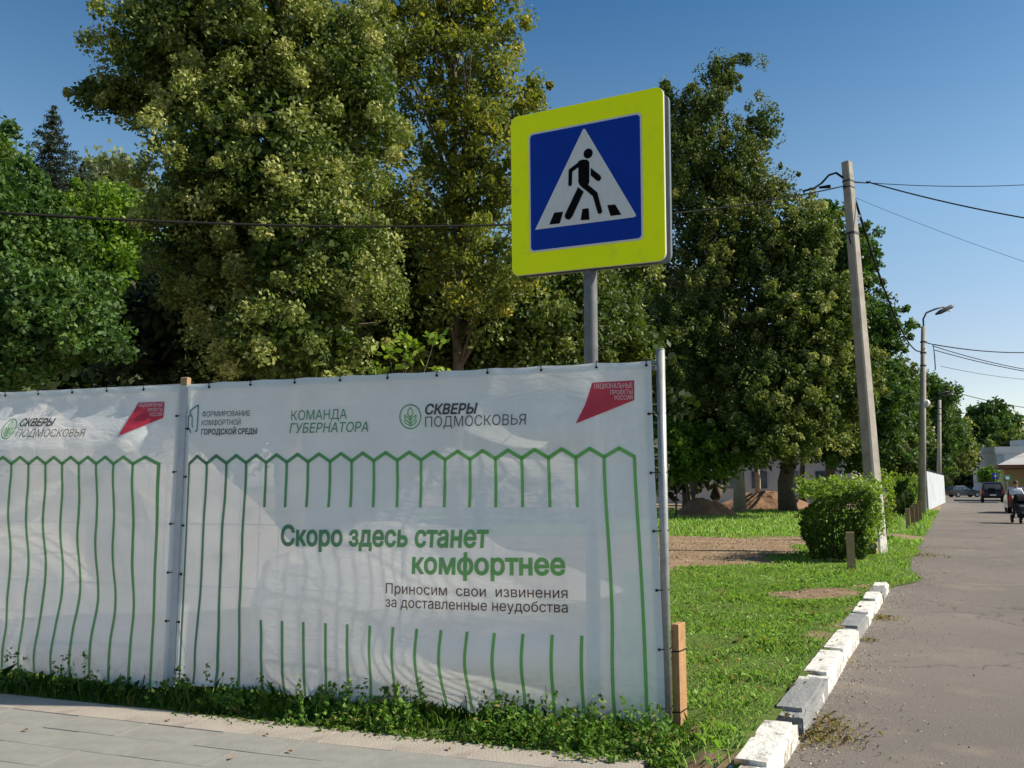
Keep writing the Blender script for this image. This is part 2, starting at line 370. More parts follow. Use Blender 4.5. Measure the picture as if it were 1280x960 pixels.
def blob(px, py, rx, ry, D, rd=None):
    c = P(px, py, D); k = D / 1050
    return (np.array(c), np.array([rx * k, (rd if rd is not None else (rx + ry) / 2 * k), ry * k]))
def tree(name, label, cat, group, blobs, base, species, clumps, per, cr, leaf, seed, trunk_r=0.2, bark='bark', core=0.25, tint=0.45, limbs=14, lean=0, shell=0.5, droop=0.3, up=0.5, tipw=0.3, vz=1.25, gap=-0.05):
    rng = np.random.default_rng(seed); rnd = random.Random(seed)
    root = tag(empty(name, base), label, cat, group)
    bv = Vector(base)
    w = np.array([(b[1][0] * b[1][2]) for b in blobs]); w = w / w.sum()
    idx = rng.choice(len(blobs), int(clumps * 2.0), p=w)
    dr = unit(rng.normal(size=(len(idx), 3)))
    dr = dr[:]
    keep = (dr[:, 1] < 0.25) | (rng.uniform(size=len(idx)) < 0.45)
    idx, dr = idx[keep][:int(clumps * 1.35)], dr[keep][:int(clumps * 1.35)]
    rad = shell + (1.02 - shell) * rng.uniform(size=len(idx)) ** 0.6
    spray = rng.uniform(size=len(idx)) < .13; rad[spray] = rng.uniform(1.02, 1.28, spray.sum())
    Cc = np.array([blobs[i][0] for i in idx]) + dr * np.array([blobs[i][1] for i in idx]) * rad[:, None]
    Cc[:, 2] = np.maximum(Cc[:, 2], base[2] + 0.5)
    gk = 1.0 / (cr * 3.2)
    kp = np.array([noise.noise(Vector(c) * gk + Vector((seed, 0, 0))) + .4 * noise.noise(Vector(c) * gk * 2.3) > gap for c in Cc]) | (rng.uniform(size=len(Cc)) < .30)
    Cc = Cc[kp]; rad = rad[kp]; spray = spray[kp]
    n = len(Cc)
    cs = cr * rng.uniform(0.4, 1.35, n) * np.where(spray, .6, 1)
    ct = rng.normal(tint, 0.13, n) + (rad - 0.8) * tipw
    ci = np.repeat(np.arange(n), per)
    g = rng.normal(size=(len(ci), 3)); g = unit(g) * (rng.uniform(size=(len(ci), 1)) ** 0.45) * np.array([1, 1, 0.75 * vz])
    Lp = Cc[ci] + g * cs[ci][:, None]
    Lp[:, 2] -= (g[:, 0] ** 2 + g[:, 1] ** 2) * cs[ci] * 0.35
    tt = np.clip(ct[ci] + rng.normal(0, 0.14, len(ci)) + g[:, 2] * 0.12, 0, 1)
    V1, t1 = leaves(Lp, leaf, tt, rng, up, droop=droop)
    # larger inner leaves that close the crown, inner shade put into their darker colour
    nc = int(clumps * per * 0.12 * core * 4)
    i2 = rng.choice(len(blobs), nc, p=w)
    d2 = unit(rng.normal(size=(nc, 3))) * (rng.uniform(size=(nc, 1)) ** 0.4) * 0.8
    P2 = np.array([blobs[i][0] for i in i2]) + d2 * np.array([blobs[i][1] for i in i2])
    P2[:, 2] = np.maximum(P2[:, 2], base[2] + 0.4)
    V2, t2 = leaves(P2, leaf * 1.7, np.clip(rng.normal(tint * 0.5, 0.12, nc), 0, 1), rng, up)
    V = np.concatenate([V1, V2]); tnt = np.concatenate([t1, t2])
    V -= np.array(base)
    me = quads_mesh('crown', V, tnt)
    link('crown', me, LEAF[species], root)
    # trunk and limbs
    top = blobs[0] if species == 'birch' else max(blobs, key=lambda b: b[0][2] + b[1][2] * 0.5); tp = Vector(top[0])
    mb = MB(); pts = []; rr = []; K = 8
    for i in range(K + 1):
        f = i / K; p = bv.lerp(tp, f)
        hx = (tp.x - bv.x) * (f ** 1.6 - f); hy = (tp.y - bv.y) * (f ** 1.6 - f)
        pts.append(Vector((p.x + hx + rnd.uniform(-1, 1) * trunk_r * 0.5 * (0 < i), p.y + hy, p.z)) - bv); rr.append(trunk_r * (1.25 if i == 0 else 1) * (1 - 0.85 * f))
    pts[0].z -= 0.15
    mb.tube(pts, rr, 9)
    mb.build('trunk', M[bark], root, smooth=True)
    lb = MB()
    for q in rng.choice(n, min(limbs, n), replace=False):
        e = Vector(Cc[q]) - bv; h = max(0.15, min(0.92, (e.z / max(1e-3, pts[-1].z)) * 0.7))
        fi = h * K; a = int(fi); st = pts[a].lerp(pts[min(a + 1, K)], fi - a)
        r0 = trunk_r * 0.42 * (1 - h * 0.7); mid = st.lerp(e, 0.5) + Vector((rnd.uniform(-.1, .1), rnd.uniform(-.1, .1), 0.12)) * (e - st).length
        lb.tube([st, st.lerp(mid, .5) + Vector((0, 0, .04)) * (e - st).length, mid, mid.lerp(e, .55), e], [r0, r0 * .8, r0 * .6, r0 * .4, r0 * .15], 6)
        for _ in range(2):
            o = Cc[rng.integers(n)] if rng.uniform() < .0 else np.array(e) + rng.normal(size=3) * cr * .6
            lb.tube([mid, mid.lerp(Vector(o), .55) + Vector((0, 0, .05)), Vector(o)], [r0 * .4, r0 * .25, r0 * .08], 4)
    lb.build('limbs', M[bark], root, smooth=True)
    return root

# ------------------------------------------------------------------ road frame: s along the road, t to its left
D0 = Vector((1.82, 5.55, 0)); DV = Vector((math.sin(R(27.5)), math.cos(R(27.5)), 0)); LV = Vector((-DV.y, DV.x, 0))
RZ = math.atan2(DV.y, DV.x)
def RT(s, t, z=0.0):
    p = D0 + DV * s + LV * t; return Vector((p.x, p.y, z))
def st_of(x, y):
    d = Vector((x, y, 0)) - D0; return d.dot(DV), d.dot(LV)
# fence frame: u along the fence from the joint post (0) to the end post (3.77), n towards the pavement
FA = Vector((-2.61, 6.72, 0)); FE = Vector((0.9605, -0.2787, 0)); FN = Vector((-0.2787, -0.9605, 0)); FL = 3.77
RF = math.atan2(FE.y, FE.x)
def FW(u, n, z): 
    p = FA + FE * u + FN * n; return Vector((p.x, p.y, z))
def un_of(x, y):
    d = Vector((x, y, 0)) - FA; return d.dot(FE), d.dot(FN)

def edge_n(u): return 0.46 + 0.043 * u     # where the slabs begin
def soil(x, y):
    w = fbm(x * .5, y * .5, 3.1) * 2.0 + fbm(x * 2.1, y * 2.1, 6.1) * .9
    s, t = st_of(x, y)
    a = sst(0, 1.2, y - (15.3 + .62 * (x - 2.6)) + w) * sst(0, 2.0, 27.5 - y + w) * sst(0, .8, t - 1.0 - 1.2 * sst(10, 13, s) + w * .5)
    c = G(1010, 748); b = sst(1.35, .45, math.hypot((s - st_of(c.x, c.y)[0]) / .75, (t - st_of(c.x, c.y)[1]) / .75) + w * .45)
    c = G(1123, 671); d = sst(1.2, .7, math.hypot((x - c.x) / .9, (y - c.y) / 2.0) + w * .2)
    u, n = un_of(x, y)
    e = sst(1.2, .6, math.hypot((u - 3.75) / .26, (n - .08) / .2) + w * .3)
    g = sst(1.3, .6, math.hypot((u - 3.95) / .6, (n - .76) / .2) + w * .4) * .7
    k = sst(.30, .12, abs(t - .27)) * sst(-.1, .3, fbm(s * .9, t * .9, 8)) * (s < 9) * .9
    far = sst(52, 60, y)
    gp = (1 if n < -0.25 and u < 3.45 + n * .15 else 0)                                   # building-site side of the fence
    h = gp * (1 if y < 27 else 0) * sst(-1.2, -.8, w)
    return max(0, min(1, max(a, b, d, e, g, k, far, h)))
def ground_z(x, y):
    s, t = st_of(x, y); u, n = un_of(x, y)
    z = .02 + .05 * fbm(x * .8, y * .8) + .10 * sst(1.6, .2, t) * sst(9.5, 7.5, s) + .06 * fbm(x * .15, y * .15, 5) * sst(12, 25, y)
    if s > 8.5: z *= sst(0, .7, t)
    if u < 4.0 and n > -.3: z *= .5
    if u < 3.9 and n > edge_n(u) - .02: z = -.03
    if u < 4.2 and n > edge_n(u) + .3: z = -.05
    return z

# ground sheet out to the horizon
MB().add([(-1500, -300, -.12), (1500, -300, -.12), (1500, 2500, -.12), (-1500, 2500, -.12)], [(0, 1, 2, 3)]).build('ground', mat('far_ground', (0.09, 0.12, 0.04), (0.14, 0.13, 0.07), .05, 1.0)).__setitem__('kind', 'structure')

def attr_sheet(name, xs, ys, fz, fa, m, to=RT):
    nx, ny = len(xs), len(ys); vs = []; av = []
    for y in ys:
        for x in xs:
            p = to(x, y); z = fz(p.x, p.y); vs.append((p.x, p.y, z)); av.append(fa(p.x, p.y))
    fs = [(j * nx + i, j * nx + i + 1, (j + 1) * nx + i + 1, (j + 1) * nx + i) for j in range(ny - 1) for i in range(nx - 1)]
    me = bpy.data.meshes.new(name); me.from_pydata(vs, [], fs)
    a = me.attributes.new('tint', 'FLOAT', 'POINT'); a.data.foreach_set('value', av)
    me.update(); o = link(name, me, m, None, True); o['kind'] = 'structure'; return o
def lawn_mat():
    m, nt, out = node_mat('turf_and_soil'); L = nt.links
    tc = N(nt, 'ShaderNodeTexCoord'); at = N(nt, 'ShaderNodeAttribute', attribute_name='tint')
    def two(sc, a, b):
        n = N(nt, 'ShaderNodeTexNoise', Scale=sc, Detail=8, Roughness=.7); L.new(tc.outputs['Object'], n.inputs['Vector'])
        r = N(nt, 'ShaderNodeValToRGB'); r.color_ramp.elements[0].position = .35; r.color_ramp.elements[1].position = .65
        r.color_ramp.elements[0].color = c4(a); r.color_ramp.elements[1].color = c4(b); L.new(n.outputs['Fac'], r.inputs[0]); return r.outputs[0], n
    ga, _ = two(2.5, (0.09, 0.14, 0.03), (0.14, 0.20, 0.05)); sa, n2 = two(1.3, (0.235, 0.16, 0.10), (0.35, 0.255, 0.17))
    n4 = N(nt, 'ShaderNodeTexNoise', Scale=5.0, Detail=8, Roughness=.7); L.new(tc.outputs['Object'], n4.inputs['Vector'])
    ad = N(nt, 'ShaderNodeMath', operation='MULTIPLY_ADD'); ad.inputs[1].default_value = .7; ad.inputs[2].default_value = -.35; L.new(n4.outputs['Fac'], ad.inputs[0])
    a2 = N(nt, 'ShaderNodeMath', operation='ADD'); L.new(ad.outputs[0], a2.inputs[0]); L.new(at.outputs['Fac'], a2.inputs[1])
    mr = N(nt, 'ShaderNodeMapRange'); mr.inputs[1].default_value = .4; mr.inputs[2].default_value = .6; L.new(a2.outputs[0], mr.inputs[0])
    mx = N(nt, 'ShaderNodeMixRGB'); L.new(mr.outputs[0], mx.inputs[0]); L.new(ga, mx.inputs[1]); L.new(sa, mx.inputs[2])
    bs = N(nt, 'ShaderNodeBsdfPrincipled', Roughness=1.0); bs.inputs['Specular IOR Level'].default_value = .1
    nb = N(nt, 'ShaderNodeTexNoise', Scale=22.0, Detail=8, Roughness=.7); L.new(tc.outputs['Object'], nb.inputs['Vector'])
    bp = N(nt, 'ShaderNodeBump', Strength=.9, Distance=.05); L.new(nb.outputs['Fac'], bp.inputs['Height']); L.new(bp.outputs[0], bs.inputs['Normal'])
    L.new(mx.outputs[0], bs.inputs['Base Color']); L.new(bs.outputs[0], out.inputs[0]); return m
LM = lawn_mat()
srange = list(np.arange(-6, 28, .22)) + list(np.arange(28, 60, .8)) + list(np.arange(60, 181, 6))
trange = list(-np.array([])) + [0.0, .06, .12, .2, .3] + list(np.arange(.45, 14, .25)) + list(np.arange(14, 40, 1.0)) + list(np.arange(40, 121, 8))
def edge_wob(s): return (.28 * fbm(s * .5, 0, 9) + .10 * fbm(s * 2.3, 0, 4)) * sst(8.6, 9.6, s) - .10 * sst(8.9, 9.6, s) - .30 * sst(9.3, 10.5, s)*sst(13,10.5,s)
def lawn_to(x, y):   # x = s, y = t
    return RT(x, y + edge_wob(x) * sst(1.2, 0, y) + .135 * sst(9.2, 8.7, x) * sst(1.5, 0, y))
attr_sheet('grass_verge', srange, trange, ground_z, soil, LM, lawn_to)

# road: fine near sheet with slight unevenness
rs = list(np.arange(-8, 30, .5)) + list(np.arange(30, 180, 4)); rt = [1.2, .6, .0, -.6] + list(np.arange(-1.2, -10.1, -.8))
attr_sheet('asphalt_road', rs, rt, lambda x, y: -.012 + .006 * fbm(x * .7, y * .7), lambda x, y: 0, M['asphalt'])
MB().add([RT(112, 45, -.004), RT(112, -60, -.004), RT(124, -60, -.004), RT(124, 45, -.004)], [(0, 1, 2, 3)]).build('cross_street', M['asphalt'])['kind'] = 'structure'
pv = MB().add([RT(-8, -10.0, .0), RT(178, -10.0, .0), RT(178, -13, .0), RT(-8, -13, .0)], [(0, 1, 2, 3)]).build('far_pavement', M['slab']); pv['kind'] = 'structure'

# ------------------------------------------------------------------ pavement of slabs in front of the fence
base = MB().add([FW(-7, .10, .009), FW(3.75, .60, .009), FW(3.4, 1.6, .009), FW(3.4, 9, .009), FW(-7, 9, .009)], [(0, 1, 2, 3, 4)]).build('pavement', M['joint'])
base['kind'] = 'structure'
slab_me = []
for k in range(4):
    mb = MB().box((0, 0, 0), (.598, .2945, .05), ch=.0012); me = bpy.data.meshes.new('slab'); me.from_pydata(mb.v, [], mb.f); me.materials.append(M['slab']); me.update(); slab_me.append(me)
strip_me = []
mb = MB().box((0, 0, 0), (.998, .30, .05), ch=.0015); me = bpy.data.meshes.new('edge_slab'); me.from_pydata(mb.v, [], mb.f)
M['edge_slab'] = mat('edge_slab', (0.36, 0.315, 0.27), (0.31, 0.275, 0.24), 5, 0.9, bump=.5, bscale=80, c=(0.24, 0.21, 0.185), cscale=3)
me.materials.append(M['edge_slab']); strip = me
cnt = 0
for i in range(-5, 4):
    u = i * 1.0 + .2; n = edge_n(u) + .14
    o = bpy.data.objects.new('edge_slab', strip); COL.objects.link(o); o.parent = base
    o.location = FW(u, n, -.008 + random.uniform(-.002, .002)); o.rotation_euler = (random.uniform(-.004, .004), random.uniform(-.003, .003), RF - .043)
for r in range(9):
    for i in range(-9, 7):
        u = i * .6 + (r % 2) * .3 + .1; n = edge_n(u) + .14 + .15 + .15 + r * .30
        if u > 3.4: continue
        p = FW(u, n, 0)
        if p.y < 3.6: continue
        o = bpy.data.objects.new('slab', slab_me[(i + r) % 4]); COL.objects.link(o); o.parent = base
        o.location = FW(u, n, -.01 + random.uniform(-.003, .002)); o.rotation_euler = (random.uniform(-.006, .006), random.uniform(-.004, .004), RF - .043 + random.uniform(-.003, .003))
# ------------------------------------------------------------------ kerb
kerb = MB().add([RT(-3, 0, -.02), RT(8.8, 0, -.02), RT(8.8, .2, -.02), RT(-3, .2, -.02)], [(0, 1, 2, 3)]).build('kerb', M['joint']); kerb['kind'] = 'structure'
ks = [(-2.2, -1.05, 'w', 0), (-1.03, -.02, 'w', 0), (.14, 1.32, 'g', .02), (1.35, 2.5, 'w', 0), (2.52, 3.85, 'w', 0), (3.88, 4.95, 'g', .0), (4.97, 6.2, 'w', 0), (6.22, 7.25, 'w', 0), (7.28, 8.0, 'g', 0), (8.02, 8.62, 'w', 0)]
RW = .10
def kerb_stone(s0, s1, kind, dz, seed):
    bm = bmesh.new(); bmesh.ops.create_cube(bm, size=1)
    bmesh.ops.bevel(bm, geom=[e for e in bm.edges if e.verts[0].co.z > 0 and e.verts[1].co.z > 0], offset=.09, segments=2, affect='EDGES')
    for v in bm.verts: v.co = Vector((v.co.x * (s1 - s0), v.co.y * .205, v.co.z * .31))
    bmesh.ops.subdivide_edges(bm, edges=[e for e in bm.edges if e.calc_length() > .12], cuts=7, use_grid_fill=True)
    for v in bm.verts:
        q = v.co * 9 + Vector((seed * 7.1, 0, 0)); d = noise.noise_vector(q) * .005 + noise.noise_vector(q * .3) * .007
        if v.co.z > .05 and abs(v.co.x) > (s1 - s0) / 2 - .06: d += Vector((0, 0, -.02 * abs(noise.noise(q * 1.7))))
        v.co += d
    me = bpy.data.meshes.new('kerb_stone'); bm.to_mesh(me); bm.free()
    o = link('kerb_stone', me, M['kerb_white' if kind == 'w' else 'kerb_grey'], kerb, False)
    o.location = RT((s0 + s1) / 2, RW + random.uniform(-.006, .006), -.022 + dz * .5 + random.uniform(-.008, .008)); o.rotation_euler = (random.uniform(-.03, .03), random.uniform(-.008, .008), RZ + random.uniform(-.006, .006))
for i, (a, b, k, dz) in enumerate(ks): kerb_stone(a, b, k, dz, i)

# ------------------------------------------------------------------ fence frames
def fence_panel(u0, label, wires):
    root = tag(empty('mesh_fence', FW(u0, 0, 0), RF), label, 'fence', 'steel mesh panels of the site fence')
    L = FL
    MB().tube([(.02, .01, 2.37), (L - .03, .01, 2.40)], .018, 8).build('top_rail', M['galv'], root)
    MB().tube([(.02, .01, .10), (L - .03, .01, .08)], .015, 8).build('bottom_rail', M['galv'], root)
    mb = MB()
    k = int(L / .165)
    for i in range(1, k):
        x = L * i / k; mb.tube([(x, .02, .08), (x, .02, 2.38)], .0032, 4)
    for z in (.35, .82, 1.3, 1.78, 2.15): mb.tube([(.02, .025, z), (L - .03, .025, z)], .0032, 4)
    o = mb.build('wire_mesh', M['galv'], root); o['kind'] = 'stuff'
    return root
pA = fence_panel(0, 'galvanised mesh fence panel behind the banner with the big green sentence', 1)
pB = fence_panel(-FL, 'galvanised mesh fence panel behind the left banner of plain green pickets', 1)
# joint post (square tube with a wooden plug) and end post (round tube)
jp = tag(empty('fence_post', FW(0, 0, 0), RF), 'square grey post between the two banners with a wooden plug on top', 'post', 'posts of the site fence')
MB().box((0, -.022, 1.20), (.055, .055, 2.40), ch=.004).build('tube', M['painted_grey'], jp)
MB().box((0, -.03, 2.43), (.06, .05, .065), ch=.006).build('plug', M['pinewood'], jp)
ep = tag(empty('fence_post', FW(FL, 0, 0), RF), 'round galvanised end post at the right edge of the banner', 'post', 'posts of the site fence')
MB().tube([(0.0, -.02, -.1), (.002, -.02, 1.2), (.004, -.02, 2.515)], .030, 16).build('tube', M['galv'], ep, True)
MB().tube([(.004, -.02, 2.515), (.004, -.02, 2.522)], [.031, .029], 16).build('cap', M['galv'], ep, True)
MB().tube([(.0, -.02, 2.44), (-.10, -.01, 2.42)], .012, 8).build('rail_stub', M['galv'], ep)

# ------------------------------------------------------------------ banners
def F2(px, py, n=.06):
    """photo point on the banner plane -> (u, z)"""
    o = Vector((0, 0, CAMH)); r = ray(px, py); p0 = FW(0, n, 0); t = (p0 - o).dot(FN) / r.dot(FN); q = o + r * t
    return (q - FA).dot(FE), q.z
def gs(u, z, cu, cz, su, sz): return math.exp(-((u - cu) / su) ** 2 - ((z - cz) / sz) ** 2)
def bulge(u, z):
    """distance of the cloth in front of the fence plane"""
    if u < 0:
        a = -u; ed = sst(0, .5, a)
        top = sst(2.38, 1.85, z)
        prof = .045 + ed * (.17 * top * (1 - .75 * sst(1.85, .55, z)) + .03 * math.sin(u * 2.2) * top)
        prof += ed * .07 * gs(u, z, -1.0, .25, .5, .25) + .012 * math.sin(z * 9 + u * 3) * ed * sst(2.0, 1.5, z) * sst(.2, .6, z)
        prof += .02 * fbm(u * 1.6, z * 2.2, 3) * ed + .006 * math.sin(u * 17) * sst(2.1, 2.4, z)
        prof += .03 * gs(u, z, -.25, 1.7, .12, .35) - .02 * sst(.12, 0, a)
        return prof
    ed = sst(0, .35, u) * sst(3.73, 3.3, u)
    prof = .045 + ed * (.02 + .012 * gs(u, z, 1.0, 1.35, 1.2, .30) + .10 * gs(u, z, 2.5, 1.05, .75, .35) + .13 * gs(u, z, 2.5, .42, .75, .22) + .06 * gs(u, z, 3.0, 2.0, .45, .18))
    prof -= .02 * sst(.12, 0, u)
    prof += .05 * gs(u, z, .28, .32, .12, .35) + .03 * gs(u, z, .22, 1.95, .12, .16) + .018 * ed * fbm(u * 1.7, z * 2.4, 1)
    prof += .005 * math.sin(u * 17 + 1) * sst(2.15, 2.42, z) + .012 * ed * math.sin(z * 7 + u * 2.5) * gs(u, z, 2.9, 1.9, .6, .4)
    prof += .05 * sst(.25, .0, z) * math.sin(u * 5) * ed
    return max(.022, prof)
def skew(u, z):
    if u < 0: return (-.015 - .035 * -u) * sst(1.9, .1, z) * sst(0, .12, -u) + .005 * math.sin(z * 3.4 + 1) * sst(2.1, 1.6, z)
    return .045 * sst(2.3, .1, z) * max(0, u / 3.7) ** 4 + .007 * math.sin(z * 4.1 + .5 + u) * sst(2.0, 1.6, z) * sst(.1, .5, u) * sst(3.7, 3.4, u)
def CL(u, z, off=0.0):
    return FW(u + skew(u, z), bulge(u, z) + off, z)
def top_z(u): return 2.405 + (.035 * u / FL if u > 0 else -.004 * abs(u)) - .006 * abs(math.sin((u) * math.pi / .37))
def bot_z(u): return (.10 - .06 * u / FL + .015 * math.sin(u * 4) if u > 0 else .10 + .02 * math.sin(u * 3.3) - .05 * gs(u, 0, -.2, 0, .3, 1))
def finish(name, verts, faces, m, parent, org, smooth=False, tints=None):
    me = bpy.data.meshes.new(name); me.from_pydata([tuple(Vector(v) - org) for v in verts], [], faces)
    if tints is not None:
        a = me.attributes.new('tint', 'FLOAT', 'POINT'); a.data.foreach_set('value', tints)
    me.update(); return link(name, me, m, parent, smooth)
def banner(ua, ub, label):
    org = FW((ua + ub) / 2, .05, 0)
    root = tag(empty('banner', org), label, 'banner', 'printed banners tied on the site fence')
    nu, nz = int((ub - ua) / .025), 96
    vs = []; fs = []
    for j in range(nz + 1):
        for i in range(nu + 1):
            u = ua + (ub - ua) * i / nu; z0, z1 = bot_z(u), top_z(u)
            uu = u - (.085 * (z1 - .0) / 2.4 * 0 if u < 3 else 0)
            vs.append(CL(u, z0 + (z1 - z0) * j / nz))
    fs = [(j * (nu + 1) + i, j * (nu + 1) + i + 1, (j + 1) * (nu + 1) + i + 1, (j + 1) * (nu + 1) + i) for j in range(nz) for i in range(nu)]
    finish('cloth', vs, fs, M['cloth'], root, org, True)
    # doubled hem along top and sides
    def band(uf0, uf1, zf0, zf1, na, nb):
        v = []
        for j in range(nb + 1):
            for i in range(na + 1):
                a, b = i / na, j / nb; u = uf0 + (uf1 - uf0) * a
                z0 = zf0 if zf0 is not None else top_z(u) - .05; z1 = zf1 if zf1 is not None else top_z(u) + .002
                z = z0 + (z1 - z0) * b; v.append(CL(u, z, .0035))
        f = [(j * (na + 1) + i, j * (na + 1) + i + 1, (j + 1) * (na + 1) + i + 1, (j + 1) * (na + 1) + i) for j in range(nb) for i in range(na)]
        finish('hem', v, f, M['hem'], root, org, True)
    band(ua, ub, None, None, int((ub - ua) / .04), 2)
    band(ua + .001, ua + .045, bot_z(ua) + .01, top_z(ua) - .052, 2, 60)
    band(ub - .045, ub - .001, bot_z(ub) + .01, top_z(ub) - .052, 2, 60)
    return root, org
def stripe(root, org, u0, z0, u1, z1, w, m='print_green', vert=True):
    """printed line from (u0,z0) to (u1,z1)"""
    d = Vector((u1 - u0, z1 - z0)); L = d.length; d.normalize(); q = Vector((-d.y, d.x)) * w / 2
    n = max(1, int(L / .03)); v = []; tt = []
    for i in range(n + 1):
        c = Vector((u0, z0)) + d * (L * i / n)
        for s in (-1, 1):
            e = c + q * s; v.append(CL(e.x, e.y, .005)); tt.append(max(0, min(1, (e.x - .5) / 2.2 + .15)) if e.x > 0 else .55)
    f = [(2 * i, 2 * i + 1, 2 * i + 3, 2 * i + 2) for i in range(n)]
    return v, f, tt
def printed(name, root, org, pieces, m):
    V, Fc, T = [], [], []
    for v, f, t in pieces:
        b = len(V); V += v; T += t; Fc += [tuple(k + b for k in g) for g in f]
    return finish(name, V, Fc, M[m], root, org, True, T)
def text(root, org, body, p0, p1, cap, m, bold=0.0, shear=0.0, name='lettering', tint=None, off=.007, xh=False):
    """text between photo points p0 (start of baseline) and p1 (end of baseline); cap = photo height of the capitals"""
    cu = bpy.data.curves.new('t', 'FONT'); cu.body = body; cu.size = 1; cu.offset = bold; cu.shear = shear; cu.resolution_u = 3; cu.fill_mode = 'NONE'
    ob = bpy.data.objects.new('t', cu); COL.objects.link(ob)
    dg = bpy.context.evaluated_depsgraph_get(); dg.update()
    me = bpy.data.meshes.new_from_object(ob.evaluated_get(dg)); bpy.data.objects.remove(ob)
    pv_, E_ = [v.co.to_2d() for v in me.vertices], [tuple(e.vertices) for e in me.edges]
    nb = {}
    for e in E_: nb.setdefault(e[0], []).append(e[1]); nb.setdefault(e[1], []).append(e[0])
    loops = []; seen = set()
    for st in range(len(pv_)):
        if st in seen or st not in nb: continue
        cur, prev, lp_ = st, None, []; nxt = st + 1 if st + 1 in nb[st] else nb[st][0]
        while True:
            seen.add(cur); lp_.append(cur); prev, cur = cur, nxt
            nx = [q for q in nb[cur] if q != prev]
            if cur == st or not nx: break
            nxt = nx[0]
        loops.append(np.array([pv_[i] for i in lp_]))
    def area(l): q = np.roll(l, -1, 0); return (l[:, 0] * q[:, 1] - q[:, 0] * l[:, 1]).sum() / 2
    sg_ = 1 if max((area(l) for l in loops), key=abs) > 0 else -1
    A = []; B = []; pts2 = []; ed2 = []
    for l in loops:
        keep = np.linalg.norm(l - np.roll(l, 1, 0), axis=1) > 1e-5; l = l[keep]
        if len(l) < 3: continue
        d0 = unit(l - np.roll(l, 1, 0)); d1 = unit(np.roll(l, -1, 0) - l)
        n0 = np.stack([d0[:, 1], -d0[:, 0]], 1); n1 = np.stack([d1[:, 1], -d1[:, 0]], 1); nn = unit(n0 + n1)
        k_ = 1 / np.clip((nn * n1).sum(1), .6, 1); l = l + nn * k_[:, None] * bold * sg_
        b0 = len(pts2); pts2 += [Vector(p) for p in l.tolist()]; ed2 += [(b0 + i, b0 + (i + 1) % len(l)) for i in range(len(l))]
        A.append(l); B.append(np.roll(l, -1, 0))
    A = np.concatenate(A); B = np.concatenate(B)
    o2, _, f2, *_r = delaunay_2d_cdt(pts2, ed2, [], 0, 1e-5)
    O = np.array(o2); T3 = np.array([f for f in f2]); C = O[T3].mean(1)
    up = (A[None, :, 1] <= C[:, None, 1]) & (B[None, :, 1] > C[:, None, 1]); dn = (A[None, :, 1] > C[:, None, 1]) & (B[None, :, 1] <= C[:, None, 1])
    cr = (B[None, :, 0] - A[None, :, 0]) * (C[:, None, 1] - A[None, :, 1]) - (C[:, None, 0] - A[None, :, 0]) * (B[None, :, 1] - A[None, :, 1])
    wnum = (up & (cr > 0)).sum(1) - (dn & (cr < 0)).sum(1)
    T3 = T3[wnum != 0]
    x0, x1 = O[:, 0].min(), O[:, 0].max()
    a = F2(*p0); b = F2(*p1); c = F2(p0[0], p0[1] - cap)
    W = b[0] - a[0]; Hc = (c[1] - a[1]) / .72; sl = (b[1] - a[1]) / W
    V = []; T = []
    for x, y in O:
        u = a[0] + (x - x0) / (x1 - x0) * W; z = a[1] + (u - a[0]) * sl + y * Hc
        V.append(CL(u, z, off)); T.append(tint if tint is not None else max(0, min(1, (u - .9) / 1.9)))
    return finish(name, V, [tuple(int(i) for i in t) for t in T3], M[m], root, org, False, T)
def px_poly(root, org, pts, m, name, off=.006, sub=10):
    q = [F2(*p) for p in pts]; bm = bmesh.new(); vs = [bm.verts.new((a, b, 0)) for a, b in q]; bm.faces.new(vs)
    bmesh.ops.triangulate(bm, faces=bm.faces); bmesh.ops.subdivide_edges(bm, edges=bm.edges, cuts=sub, use_grid_fill=True)
    bmesh.ops.triangulate(bm, faces=bm.faces)
    bm.verts.index_update()
    V = [CL(v.co.x, v.co.y, off) for v in bm.verts]; Fc = [tuple(v.index for v in f.verts) for f in bm.faces]; bm.free()
    return finish(name, V, Fc, M[m], root, org, False, [0.3] * len(V))
def ring_line(root, org, pts, w, m, name, closed=False):
    q = [F2(*p) for p in pts]; pc = []
    for i in range(len(q) - (0 if closed else 1)):
        a, b = q[i], q[(i + 1) % len(q)]; v, f, t = stripe(root, org, a[0], a[1], b[0], b[1], w); pc.append((v, f, [.5 * (1 - i / len(q))+.0 for _ in t]))
    return printed(name, root, org, pc, m)
def leaf_logo(root, org, cx, cy, rx, ry):
    ring_line(root, org, [(cx + rx * math.cos(a), cy + ry * math.sin(a)) for a in np.linspace(0, 2 * math.pi, 28)[:-1]], .009, 'print_green', 'round_emblem', True)
    pc = []
    def ln(pts, w=.008):
        q = [F2(cx + rx * a, cy + ry * b) for a, b in pts]
        for i in range(len(q) - 1):
            v, f, t = stripe(root, org, q[i][0], q[i][1], q[i + 1][0], q[i + 1][1], w); pc.append((v, f, [.7] * len(t)))
    ln([(0, .78), (0, -.1)])
    for s in (-1, 1):
        ln([(0, .6), (s * .5, .2), (s * .55, -.15), (s * .2, .1), (0, .35)]); ln([(0, .1), (s * .25, -.2), (s * .22, -.5), (0, -.78)])
        ln([(0, .78), (s * .45, .55), (s * .6, .3)])
    printed('leaf_emblem', root, org, pc, 'print_green')

bA, oA = banner(.015, 3.715, 'white mesh banner with the green sentence and four logos, right of the joint post')
bB, oB = banner(-3.70, -.02, 'white mesh banner of plain tall green pickets, left of the joint post')
